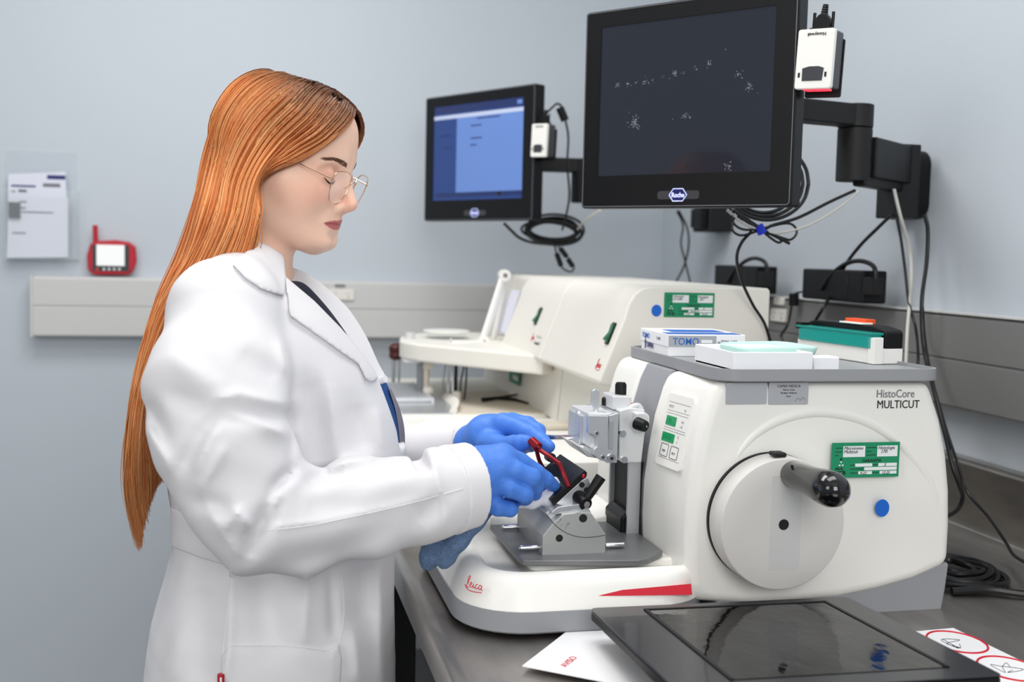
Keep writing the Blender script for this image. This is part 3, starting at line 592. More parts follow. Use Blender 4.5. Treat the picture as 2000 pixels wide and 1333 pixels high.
# ------------------------------------------------------------------ monitors
def monitor(A, B, z0, h, label, screen, small):
    A, B = Vector((*A, z0)), Vector((*B, z0)); W = (B-A).length
    t = thing('touch_monitor', tuple((A+B)/2), label, 'monitor')
    M = frame(A, B-A, (0, 0, 1))     # z of the frame points to the viewer
    def P(x0, x1, y0, y1, z0_, z1_, n, m, par=t, **k): return MB(M).box(x0*W, x1*W, y0*h, y1*h, z0_, z1_).build(n, m, par, **k)
    MB(M).prism(rrect(0, W, 0, h, .006), 'z', -.03, -.001).build('housing', 'black_plastic', t, bevel=.002)
    o_, i_ = rrect(.0015, W-.0015, .0015, h-.0015, .005), rrect(.085*W, .905*W, .165*h, .915*h, .001)
    n = len(o_); b = MB(M); b.add([(x, y, .001) for x, y in o_]+[(x, y, .001) for x, y in i_]+[(x, y, -.002) for x, y in o_]+[(x, y, -.002) for x, y in i_],
        [(i, (i+1) % n, n+(i+1) % n, n+i) for i in range(n)]+[(2*n+i, 3*n+i, 3*n+(i+1) % n, 2*n+(i+1) % n) for i in range(n)]+[(i, 2*n+i, 2*n+(i+1) % n, (i+1) % n) for i in range(n)]+[(n+i, n+(i+1) % n, 3*n+(i+1) % n, 3*n+i) for i in range(n)])
    b.build('bezel', 'black_plastic', t)
    b = MB(M); pp = [(x, y, .001) for x, y in rrect(.003, W-.003, .003, h-.003, .005)]; b.tube(pp+[pp[0]], .0006, 5, 1); b.build('edge_trim', 'grey_print', t)
    sc = P(.085, .905, .165, .915, -.003, -.0004, 'screen', screen)
    MB(M).prism(rrect(.1*W, .9*W, .12*h, .88*h, .01), 'z', -.05, -.03).build('rear_cover', 'black_matte', t, bevel=.004)
    P(.42, .58, .4, .62, -.06, -.05, 'mount_plate', 'black_matte')
    cx, cy, pw = .495*W, .062*h, .2*W
    pill = MB(M).prism(rrect(cx-pw/2, cx+pw/2, cy-.0065, cy+.0065, .005), 'z', .001, .0016).build('logo_bar', 'bezel_pill', t)
    hexa = [(cx-.0155, cy), (cx-.0085, cy+.0095), (cx+.0085, cy+.0095), (cx+.0155, cy), (cx+.0085, cy-.0095), (cx-.0085, cy-.0095)]
    MB(M).prism(hexa, 'z', .0016, .002).build('logo_field', 'logo_back', pill)
    b = MB(M); b.tube([(x, y, .0022) for x, y in hexa+[hexa[0]]], .0007, 5, 1); b.build('logo_outline', 'logo_glow', pill)
    text('Roche', .0105, M @ Matrix.Translation((cx, cy-.0035, .0021)), 'logo_glow', pill, 'logo_lettering', 'CENTER', bold=.02, sx=.85)
    return t, M, W, sc
H = .3175
t1, M1, W1, s1 = monitor((.529, 1.788), (.759, 1.497), 1.4275, H, 'large black touch monitor with a dark smudged screen, nearest the camera', 'screen_dark', 0)
t2, M2, W2, s2 = monitor((.4325, 2.885), (.634, 2.535), 1.4295, .314, 'black touch monitor with a blue display, farther away on the back right', 'screen_blue', 1)
def smudge(parent, M, W, h, x, y, r, n):
    b = MB(M)
    for k in range(n):
        a, q = random.uniform(0, 6.28), r*abs(random.gauss(0, .5)); l, th = random.uniform(.12, .45)*r, random.uniform(.0003, .0006)
        cx, cy = x*W+q*math.cos(a), y*h+q*math.sin(a)*1.0; u = Vector((math.cos(a), math.sin(a), 0)); v = Vector((-u.y, u.x, 0)); c = Vector((cx, cy, -.0003))
        pts = [c-u*l/2, c-v*th, c+u*l/2, c+v*th]; b.add(pts+[p+Vector((0, 0, .00015)) for p in pts], [(0, 1, 2, 3), (7, 6, 5, 4), (0, 4, 5, 1), (1, 5, 6, 2), (2, 6, 7, 3), (3, 7, 4, 0)])
    o = b.build('smudge_mark', 'smudge', parent); o['kind'] = 'stuff'
for x, y, r, n in ((.175, .62, .006, 12), (.225, .62, .006, 12), (.265, .62, .005, 8), (.31, .625, .0065, 14), (.35, .625, .004, 5), (.40, .64, .003, 4), (.455, .65, .0075, 18), (.5, .648, .004, 5), (.56, .66, .005, 7), (.615, .68, .007, 14), (.265, .43, .0125, 34), (.51, .44, .009, 16), (.455, .43, .003, 4), (.75, .62, .008, 12), (.80, .55, .010, 18), (.71, .195, .010, 16), (.69, .74, .003, 4)):
    smudge(s1, M1, W1, H, x, y, r, n)
def onscr(x0, x1, y0, y1, m, n='display_area', lay=1): return MB(M2).box((.085+.82*x0)*W2, (.085+.82*x1)*W2, (.165+.75*y0)*.314, (.165+.75*y1)*.314, -.0004, -.0004+.0002*lay).build(n, m, s2)
onscr(0, 1, .92, 1, 'screen_navy'); onscr(0, 1, .86, .90, 'screen_bar'); onscr(.03, 1, .03, .08, 'screen_navy'); onscr(.27, 1, .08, .86, 'screen_light'); onscr(0, .27, .08, .86, 'screen_blue')
for x0, x1, y in ((.43, .55, .76), (.43, .56, .63), (.5, .75, .83), (.43, .5, .56), (.08, .2, .68), (.1, .22, .55)): onscr(x0, x1, y, y+.013, 'navy_print', 'text_line', 2)
onscr(.74, .78, .035, .075, 'black_print', 'text_line', 2); onscr(.93, .98, .935, .975, 'screen_light', 'text_line', 2)

def scanner(M, W, h, x0, y0, s, label, glow):
    o = M @ Vector((x0, y0, 0)); t = thing('barcode_scanner', tuple(o), label, 'barcode scanner')
    K = M @ Matrix.Translation((x0, y0, .004)) @ Matrix.Rotation(math.radians(-2.5), 4, 'Z')
    w_, h_, d = .053*s, .081*s, .026*s
    MB(K).prism(rrect(0, w_, 0, h_, .004*s), 'z', -.003, .006*s).build('white_cover', 'white_abs', t, bevel=.002)
    MB(K).prism(rrect(.001, w_-.0005, .001, h_-.001, .004*s), 'z', -d, -.003).build('grey_body', 'bezel_pill', t, bevel=.0015)
    MB(K).prism(rrect(.002*s, w_+.001, -.008*s, h_-.01, .003), 'z', -d-.004, -d-.0005).build('bracket_plate', 'black_matte', t)
    MB(K).prism([(.011*s, .011*s), (.04*s, .011*s), (.0415*s, .028*s), (.034*s, .0305*s), (.02*s, .0305*s), (.0105*s, .028*s)], 'z', .0058*s, .0066*s).build('grey_button', 'bezel_pill', t)
    for x in (.006*s, .0445*s): MB(K).box(x-.0015*s, x+.0015*s, .016*s, .0225*s, .0058*s, .0064*s).build('side_slot', 'black_matte', t)
    text('Honeywell', .0062*s, K @ Matrix.Translation((.041*s, .0755*s, .0062*s)) @ Matrix.Rotation(math.pi, 4, 'Z'), 'black_print', t, 'lettering', bold=.02)
    if glow: MB(K).box(.012*s, .047*s, -.0012, .0012, -.014, .003).build('red_scan_window', 'red_glow', t)
    b = MB(K); b.prism([(.01*s, h_-.002), (.043*s, h_-.002), (.043*s, h_+.004), (.010*s, h_+.004)], 'z', -.02*s, -.006*s); b.build('plug_flange', 'black_plastic', t, bevel=.001)
    b = MB(K); b.prism([(.014*s, h_+.003), (.039*s, h_+.003), (.037*s, h_+.015*s), (.032*s, h_+.022*s), (.022*s, h_+.022*s), (.016*s, h_+.015*s)], 'z', -.02*s, -.007*s); b.build('plug_shell', 'black_plastic', t, bevel=.0015)
    for x in (.0135*s, .0405*s): MB(K).cyl((x, h_, -.013*s), (x, h_+.025*s, -.013*s), .0022*s, n=12).build('thumb_screw', 'black_plastic', t)
    b = MB(K); b.lathe((.027*s, h_+.021*s, -.0135*s), (0.08, 1, 0), [(k*.0016*s, (.0055 if k % 2 else .0046)*s*(1-k*.03)) for k in range(10)], 16); b.build('strain_relief', 'black_plastic', t)
    return K
K1 = scanner(M1, W1, H, W1+.001, .166, 1.03, 'white handheld barcode scanner hung upside down beside the large monitor', 1)
K2 = scanner(M2, W2, .314, W2-.004, .145, .93, 'white barcode scanner hung upside down beside the smaller blue-screen monitor', 0)

# ------------------------------------------------------------------ wall arms
t = thing('monitor_wall_arm', (XW, 1.85, 1.43), 'black jointed wall arm carrying the large monitor, bolted to the right wall', 'monitor arm')
pc = M1 @ Vector((W1*.5, H*.51, -.06)); zc = at(1600, 222, Y=1.75).z
cx, cy = 1.0, 1.75
MB().prism([(cx-.001, zc-.020), (cx+.0, zc+.018), (cx-.02, zc+.018), (cx-.02, zc-.02)], 'y', cy-.03, cy+.03)
hd = Vector((cx-pc.x, cy-pc.y, 0)).normalized(); sd_ = Vector((-hd.y, hd.x, 0)); P0 = Vector((pc.x, pc.y, zc)); P1 = Vector((cx, cy, zc))
b = MB()
def slab(b, p, q, w_, z0, z1):
    d_ = (q-p).normalized(); s_ = Vector((-d_.y, d_.x, 0))*w_
    b.loft([[(*(r+s_).xy, z0), (*(r-s_).xy, z0), (*(r-s_).xy, z1), (*(r+s_).xy, z1)] for r in (p, q)])
slab(b, P0+hd*-.01, P1, .022, zc-.019, zc+.017); b.build('upper_arm', 'black_matte', t, bevel=.003)
MB().box(pc.x-.012, pc.x+.012, pc.y-.012, pc.y+.012, zc-.03, zc+.03).build('tilt_head', 'black_matte', t, bevel=.003)
MB().cyl((cx, cy, 1.487), (cx, cy, zc-.022), .029, n=40).build('lower_column', 'black_matte', t, bevel=.002)
MB().cyl((cx, cy, zc-.021), (cx, cy, zc+.018), .0295, n=40).build('upper_joint', 'black_matte', t, bevel=.002)
b = MB(); slab(b, Vector((cx+.01, cy, 0)), Vector((1.16, 1.868, 0)), .03, 1.494, 1.562); b.build('box_arm', 'black_plastic', t, bevel=.003)
b = MB(); slab(b, Vector((cx+.0, cy-.02, 0)), Vector((1.15, 1.85, 0)), .012, 1.478, 1.497); b.build('cable_channel', 'black_plastic', t, bevel=.004)
MB().box(1.135, 1.182, 1.832, 1.90, 1.432, 1.565).build('wall_block', 'black_matte', t, bevel=.003)
oo = rrect(1.848, 1.96, 1.432, 1.558, .028); MB().prism([(y, z) for y, z in oo], 'x', 1.185, XW).build('wall_plate', 'black_plastic', t, bevel=.004)
MB().box(1.178, 1.186, 1.858, 1.87, 1.45, 1.54).build('slot_rail', 'dark_metal', t)
for z in (1.537, 1.45): p = Vector((1.186, 1.857, z)); MB().cyl(p, p+Vector((-.004, -.002, 0)), .0045, n=16).build('wall_screw', 'steel_shiny' if z > 1.5 else 'black_plastic', t)

t = thing('monitor_wall_arm', (XW, 2.8, 1.43), 'black wall arm holding the smaller monitor, mostly hidden behind the large one', 'monitor arm')
pc = M2 @ Vector((W2*.5, .314*.51, -.06)); c2 = at(1130, 360, Y=2.72); zc = at(1100, 318, Y=2.66).z
b = MB(); slab(b, Vector((pc.x-.01, pc.y, 0)), Vector((c2.x, 2.72, 0)), .022, zc-.018, zc+.016); b.build('upper_arm', 'black_matte', t, bevel=.003)
MB().box(pc.x-.012, pc.x+.012, pc.y-.012, pc.y+.012, zc-.03, zc+.03).build('tilt_head', 'black_matte', t, bevel=.003)
MB().cyl((c2.x+.012, 2.72, at(1127, 396, Y=2.72).z), (c2.x+.012, 2.72, zc+.016), .03, n=32).build('column', 'black_matte', t, bevel=.002)
b = MB(); slab(b, Vector((c2.x+.02, 2.72, 0)), Vector((1.16, 2.78, 0)), .03, 1.50, 1.56); b.build('box_arm', 'black_plastic', t, bevel=.003)
MB().box(1.15, XW, 2.72, 2.83, 1.42, 1.565).build('wall_plate', 'black_matte', t, bevel=.004)
MB().box(1.13, 1.15, 2.73, 2.80, 1.43, 1.48).build('wall_block', 'black_plastic', t, bevel=.004)

# ------------------------------------------------------------------ power bricks
def brick(y0, y1, z0, z1, label, seam):
    t = thing('power_brick', (1.15, (y0+y1)/2, z0), label, 'power supply', 'power supplies above the wall raceway')
    MB().box(1.118, 1.17, y0, y1, z0, z1).build('case', 'black_plastic', t, bevel=.004)
    MB().box(1.1175, 1.119, seam-.001, seam+.001, z0+.004, z1-.004).build('seam', 'black_gloss', t)
    MB().box(1.12, 1.15, y0-.022, y0+.002, z0+.016, z1-.012).build('plug', 'black_matte', t, bevel=.003)
    MB().tube([(1.135, y0-.018, z1-.018), (1.133, y0-.012, z1+.008), (1.13, y0+.03, z1+.018), (1.128, y0+.08, z1+.012), (1.12, y0+.12, z1-.01), (1.115, y0+.15, z1-.04)], .0045, 10).build('mains_lead', 'cable_black', t)
    return t
zb = 1.272
brick(1.905, 2.142, zb, 1.334, 'larger black power brick on the raceway behind the blade dispenser, beside the outlet', 1.96)
brick(2.36, 2.60, zb, 1.335, 'black power brick on the raceway, left one, behind the nearer embedding station', 2.42)

# ------------------------------------------------------------------ cables
def cable(pts, r, label, m='cable_black', name='cable', parent=None, sub=8, cat='cable'):
    o = MB().tube(pts, r, 8, sub).build(name, m, parent)
    if parent is None: tag(o, label, cat)
    return o
w_ = lambda x, y, X=1.14: at(x, y, X=X)
cable([w_(1740, 421, 1.13), w_(1715, 445), w_(1680, 480), w_(1650, 520), w_(1632, 560), w_(1610, 598, 1.10), w_(1588, 636, 1.09), w_(1575, 668, 1.08), w_(1565, 700, 1.07)], .0034, 'thick black cable curving down from the wall arm past the power brick')
cable([w_(1752, 428, 1.13), w_(1760, 470), w_(1768, 530), w_(1775, 590), (w_(1788, 640)), w_(1793, 690, 1.1), w_(1791, 735, 1.08)], .0026, 'thin black cable hanging beside the pale grey cable on the right wall')
cable([w_(1746, 370, 1.105), w_(1758, 420, 1.11), w_(1777, 490), w_(1780, 550), w_(1776, 600), w_(1772, 650, 1.12), w_(1769, 722, 1.1)], .0030, 'pale grey cable hanging down the right wall from the arm', 'cable_grey')
cable([w_(1806, 420, 1.16), w_(1812, 450, 1.16), w_(1810, 510, 1.155), w_(1801, 580), w_(1801, 640), w_(1808, 700), w_(1826, 770, 1.12), w_(1846, 850, 1.11), w_(1860, 910, 1.11), w_(1874, 950, 1.12), w_(1880, 975, 1.13), w_(1866, 1000, 1.12), w_(1835, 1015, 1.10)], .0036, 'thickest black cable running down the right wall behind the microtome')
cable([w_(1802, 600, 1.15), w_(1806, 660, 1.15), w_(1820, 740, 1.14), w_(1845, 830, 1.13), w_(1868, 900, 1.13), w_(1888, 960, 1.14), w_(1930, 1010, 1.14), w_(1962, 1056, 1.13), w_(1980, 1085, 1.10), w_(2012, 1105, 1.06)], .0026, 'black cable crossing the steel backsplash to the right edge of the bench')
# looped bundle under the large monitor
yb = 1.66
w2 = lambda x, y, Y=yb: at(x, y, Y=Y)
t = thing('cable_bundle', tuple(w2(1487, 449)), 'bundle of black and grey cables tied with a blue strap under the large monitor', 'cable bundle')
cable([w2(1670, 372), w2(1620, 395), w2(1560, 425), w2(1510, 440), w2(1487, 448), w2(1455, 430), w2(1432, 410)], .0026, '', parent=t)
cable([w2(1676, 374), w2(1640, 405), w2(1580, 440), w2(1520, 455), w2(1487, 450), w2(1450, 435), w2(1420, 410)], .0024, '', 'cable_grey', parent=t)
cable([w2(1487, 447), w2(1530, 437), w2(1549, 440), w2(1556, 455), w2(1545, 468), w2(1528, 465), w2(1487, 450)], .002, '', parent=t)
cable([w2(1487, 447), w2(1455, 449), w2(1436, 440), w2(1430, 425), w2(1437, 414), w2(1470, 435), w2(1487, 447)], .002, '', parent=t)
cable([w2(1487, 449), w2(1450, 460), w2(1432, 452), w2(1431, 438), w2(1440, 425), w2(1487, 447)], .002, '', parent=t)
cable([w2(1487, 448), w2(1515, 462), w2(1542, 476)], .0026, '', parent=t)
cable([w2(1487, 450), w2(1505, 465), w2(1520, 474), w2(1524, 468), w2(1487, 448)], .002, '', parent=t)
MB().tube([w2(1481, 441), w2(1489, 456)], .0075, 12, 1).build('blue_strap', 'tie_blue', t)
cable([w2(1468, 452), w2(1448, 475), w2(1439, 505), w2(1447, 545, 1.7), w2(1470, 595, 1.73), w2(1492, 630, 1.735), w2(1505, 668, 1.74)], .0026, 'thin black cable dropping from the strapped bundle past the station side')
t = thing('cable_coil', tuple(w2(1500, 414, 1.70)), 'coil of black cable hanging directly behind the large monitor', 'cable coil')
for k, (rx, ry) in enumerate(((.075, .062), (.068, .056), (.06, .05))):
    c_ = at(1498, 356, Y=1.72); cable([c_+Vector((rx*math.cos(a), .006*k, ry*math.sin(a))) for a in [i*math.pi/8 for i in range(17)]], .0033, '', parent=t, sub=3, name='cable_loop')
# oval coil below the small monitor
t = thing('cable_coil', tuple(at(1075, 470, Y=2.6)), 'oval coil of black cable hanging under the blue-screen monitor', 'cable coil')
for k in range(8):
    cx_, cy_ = 1078+random.uniform(-4, 4), 451+random.uniform(-3, 3); rx, ry = 62-random.uniform(0, 20), 26-random.uniform(0, 10); th = random.uniform(-.05, .12)
    if k == 0: cx_, cy_, rx, ry, th = 1085, 448, 56, 29, .06
    pts = []
    for i in range(17):
        a = i*math.pi/8; u, v = rx*math.cos(a), ry*math.sin(a); pts.append(at(cx_+u*math.cos(th)-v*math.sin(th), cy_+u*math.sin(th)+v*math.cos(th), Y=2.62+.012*math.sin(a)+k*.004))
    cable(pts, .0031, '', parent=t, sub=3, name='cable_loop')
cable([at(x, y, Y=2.60) for x, y in ((984, 436), (1000, 452), (1015, 465), (1040, 474), (1080, 478))], .0036, '', parent=t)
b = MB(); b.tube([at(1083, 478, Y=2.6), at(1086, 492, Y=2.6), at(1090, 510, Y=2.6), at(1100, 525, Y=2.6), at(1115, 531, Y=2.6), at(1121, 523, Y=2.6), at(1116, 512, Y=2.6), at(1106, 500, Y=2.6), at(1090, 482, Y=2.6)], .0022, 8); b.build('cable_loop', 'cable_black', t)
for a_, b_ in (((1087, 495), (1096, 520)), ((1094, 485), (1107, 502)), ((1109, 506), (1119, 521))): MB().tube([at(*a_, Y=2.6), at(*b_, Y=2.6)], .0065, 10, 1).build('connector', 'black_plastic', t, bevel=.001)
cable([K2 @ Vector((.027, .10, -.012)), at(1082, 207, Y=2.52), at(1088, 203, Y=2.52), at(1096, 208, Y=2.52), at(1105, 238, Y=2.53), at(1110, 270, Y=2.54), at(1108, 320, Y=2.54), at(1112, 380, Y=2.56), at(1106, 420, Y=2.58), at(1098, 450, Y=2.6)], .0026, 'black scanner cable looping down from the smaller monitor')
o = MB().tube([at(1093, 210, Y=2.52), at(1104, 236, Y=2.52)], .0095, 14, 1).build('ferrite_core', 'black_plastic', None, bevel=.002); tag(o, 'black ferrite cylinder on the cable above the small barcode scanner', 'ferrite core')
cable([at(1172, 411, Y=2.3), at(1155, 422, Y=2.4), at(1138, 436, Y=2.55), at(1128, 448, Y=2.62)], .0028, 'pale cable end between the two monitors', 'cable_grey')
cable([w_(1322, 412, 1.1), w_(1334, 440, 1.12), w_(1330, 475, 1.12), w_(1338, 510, 1.12), w_(1348, 552, 1.12)], .0026, 'left of the two thin black cables hanging between the monitors and raceway')
cable([w_(1326, 412, 1.1), w_(1342, 445, 1.13), w_(1345, 480, 1.13), w_(1336, 520, 1.13), w_(1320, 552, 1.13)], .0026, 'right of the two thin black cables crossing above the embedding stations')
t = thing('plug_adapter', tuple(w_(1545, 590)), 'black plug with kinked cable at the right wall outlet', 'plug')
MB().tube([w_(1551, 573, 1.155), w_(1550, 598, 1.155)], .011, 14, 1).build('plug_body', 'black_plastic', t, bevel=.003)
MB().tube([w_(1552, 574, 1.155), w_(1562, 571, 1.155), w_(1580, 571, 1.15)], .0022, 8).build('lead', 'cable_black', t)
MB().tube([w_(1546, 598, 1.155), w_(1542, 622, 1.155), w_(1537, 638, 1.15), w_(1526, 655, 1.15), w_(1528, 664, 1.15), w_(1532, 680, 1.15)], .0028, 8).build('lead', 'cable_black', t)
# coil on the bench at the right
t = thing('cable_coil', (1.0, 1.40, .9), 'flat coil of thick black cable lying on the bench right of the microtome', 'cable coil')
for k in range(5):
    rx, ry, cx_, cy_ = .072-.011*k, .085-.014*k, .985, 1.40
    cable([(cx_+rx*math.cos(a)+.004*math.sin(3*a+k), cy_+ry*math.sin(a), .905+.0015*k+.006*abs(math.sin(a+k))) for a in [i*math.pi/8 for i in range(17)]], .0045, '', parent=t, sub=3, name='cable_loop')
cable([(.93, 1.318, .906), (.98, 1.31, .908), (1.03, 1.285, .906), (1.12, 1.25, .906)], .0052, 'thick black cable running along the bench to the right edge', parent=None)

# ------------------------------------------------------------------ tablet, cards
T0, T1, T3 = at(1152, 1188, Z=.945), at(1655, 1166, Z=.945), None
vx = (T1-T0); vx.z = 0; Lx = .345; vx.normalize(); vy = Vector((-vx.y, vx.x, 0))
TM = frame((T0.x, T0.y, .945), vx, (vy.x, vy.y, -.055)); TW, TH = (T1-T0).length, .30
t = thing('black_tablet', (.55, 1.08, .9), 'black flat panel display lying face up on the bench in the foreground', 'display')
MB(TM).prism(rrect(0, TW, -TH, 0, .008), 'z', -.014, -.002).build('back_case', 'black_plastic', t, bevel=.003)
MB(TM).prism(rrect(.0, TW, -TH, 0, .008), 'z', -.002, 0).build('bezel', 'tablet_black', t, bevel=.001)
MB(TM).box(.063, TW-.042, -TH+.03, -.022, -.0005, .0006).build('screen', 'tablet_screen', t)
b = MB(TM); b.box(.059, TW-.038, -.022, -.018, -.0005, .0014); b.build('screen_edge', 'black_matte', t)
b = MB(TM); b.box(TW-.042, TW-.038, -TH+.03, -.018, -.0005, .0014); b.build('screen_edge', 'black_matte', t)
b = MB(TM); b.box(.059, .063, -TH+.03, -.018, -.0005, .0014); b.build('screen_edge', 'black_matte', t)
for x, y in ((.06, -.05), (TW-.06, -.05), (.06, -.25), (TW-.06, -.25)): MB(TM).box(x-.01, x+.01, y-.01, y+.01, -.0440+.055*y, -.0135).build('foot', 'black_matte', t)
def card(c, label, m='card_white', th=.0012, name='white_card'):
    b = MB(); n = len(c); z = c[0][2]; b.add([tuple(p) for p in c]+[(p[0], p[1], p[2]+th) for p in c], [tuple(range(n)), tuple(range(2*n-1, n-1, -1))]+[(i, (i+1) % n, n+(i+1) % n, n+i) for i in range(n)])
    t = thing(name, tuple(c[0]), label, 'card'); b.build('sheet', m, t); return t
a0, a1 = at(1122, 1224, Z=.905), at(1020, 1303, Z=.905); d_ = Vector((-(a0-a1).y, (a0-a1).x, 0)).normalized()*-.2
t = card([a0, a1, a1+d_, a0+d_], 'blank white card sticking out from under the left edge of the black display'); 
text('AVISO', .012, frame(a1+(a0-a1)*.12+d_*.22+Vector((0, 0, .0013)), (a0-a1).normalized(), -d_.normalized()), 'red_print', t, 'lettering')
cz = .9015; c0, c1 = at(1775, 1237, Z=cz), at(1862, 1229, Z=cz); dx_ = (c1-c0); dy_ = Vector((dx_.y, -dx_.x, 0)).normalized()
t = card([c0-dx_*.4, c1, c1+dy_*.24, c0-dx_*.4+dy_*.24], 'white sheet with red circles and pen scribbles right of the black display', name='notice_sheet')
for k in range(2):
    c_ = c0+dx_*.52+dy_*(.045+.088*k)+Vector((0, 0, .0015)); MB().tube([c_+Vector((.032*math.cos(a), .038*math.sin(a), 0)) for a in [i*math.pi/8 for i in range(17)]], .0013, 6, 3).build('red_circle', 'red_print', t)
    MB().tube([c_+Vector((random.uniform(-.018, .018), random.uniform(-.02, .02), 0)) for _ in range(9)], .0003, 4, 4).build('pen_scribble', 'ink', t)

# ------------------------------------------------------------------ back wall, left
t = thing('acrylic_file_holder', (-.55, YW, 1.30), 'clear acrylic wall file holder at the far left of the back wall', 'file holder')
x0, x1 = at(10, 400, Y=3.21).x, at(148, 400, Y=3.21).x; z0, z1, z2 = at(80, 508, Y=3.2).z, at(80, 372, Y=3.2).z, at(80, 294, Y=3.2).z
MB().box(x0, x1, YW-.006, YW-.002, z0, z2).build('back_panel', 'acrylic', t)
MB().box(x0, x1+.008, YW-.045, YW-.042, z0, z1).build('front_panel', 'acrylic', t)
MB().box(x0, x1+.008, YW-.045, YW-.002, z0, z0+.003).build('floor_strip', 'acrylic', t)
for x in (x0, x1+.005): MB().box(x, x+.003, YW-.042, YW-.006, z0+.003, z1).build('side_panel', 'acrylic', t)
pxl = lambda x, y, Y=YW-.02: at(x, y, Y=Y)
def sheet(pts, Y, th, label, m, name='paper_sheet'):
    q = [at(x, y, Y=Y) for x, y in pts]; c = q[-1]; t = thing(name, (c.x, Y, min(p.z for p in q)), label, 'paper'); MB().prism([(p.x, p.z) for p in q], 'y', Y, Y+th).build('sheet', m, t); return t
t = sheet([(16, 340), (128, 336), (132, 440), (131, 500), (14, 500)], YW-.022, .002, 'stack of printed white papers standing in the clear wall holder', 'paper_lilac')
for a_, b_, m in (((22, 361), (70, 366), 'navy_print'), ((92, 342), (128, 351), 'navy_print'), ((22, 372), (30, 376), 'grey_print'), ((36, 370), (52, 376), 'black_print'), ((84, 358), (118, 366), 'grey_print')):
    p, q = at(*a_, Y=YW-.0225), at(*b_, Y=YW-.0225); MB().box(p.x, q.x, YW-.023, YW-.0222, q.z, p.z).build('print_line', m, t)
t = sheet([(17, 388), (133, 386), (133, 503), (13, 504)], YW-.028, .0015, 'front white printed sheet with dark blue lines in the clear wall holder', 'paper_white')
for a_, b_, m in (((38, 393), (52, 396), 'navy_print'), ((38, 405), (50, 408), 'navy_print'), ((42, 413), (104, 417), 'navy_print'), ((24, 454), (50, 457), 'navy_print')):
    p, q = at(*a_, Y=YW-.0285), at(*b_, Y=YW-.0285); MB().box(p.x, q.x, YW-.0292, YW-.0282, q.z, p.z).build('print_line', m, t)
p, q = at(17, 395, Y=YW-.032), at(40, 427, Y=YW-.032); o = MB().box(p.x, q.x, YW-.036, YW-.030, q.z, p.z).build('binder_clip', 'black_matte', None, bevel=.001); tag(o, 'black binder clip on the papers in the wall holder', 'clip')
t = thing('red_timer', (-.37, 3.2, 1.265), 'red digital timer with antenna standing on the left raceway', 'timer')
q = [at(x, y, Y=3.195) for x, y in ((176, 476), (190, 471), (225, 469), (252, 473), (264, 482), (266, 510), (260, 530), (250, 537), (182, 537), (171, 527), (169, 500))]
MB().prism([(p.x, max(p.z, 1.2675)) for p in q], 'y', 3.195, 3.222).build('case', 'red_plastic', t, bevel=.005)
p0_, p1_ = at(180, 478, Y=3.19), at(252, 531, Y=3.19); MB().box(p0_.x, p1_.x, 3.1935, 3.197, p1_.z, p0_.z).build('face', 'bezel_pill', t, bevel=.001)
p0_, p1_ = at(188, 478, Y=3.19), at(243, 520, Y=3.19); MB().box(p0_.x, p1_.x, 3.192, 3.1945, p1_.z, p0_.z).build('display', 'timer_screen', t)
for x, m in ((190, 'orange_plastic'), (203, 'white_print'), (213, 'white_print'), (223, 'white_print'), (233, 'white_print')): p = at(x, 526, Y=3.192); MB().cyl(p, p+Vector((0, .003, 0)), .0032, n=12).build('button', m, t)
p = at(187, 480, Y=3.205); MB().tube([p, at(186, 440, Y=3.205)], .007, 12, 1).build('antenna', 'red_plastic', t, bevel=.002)

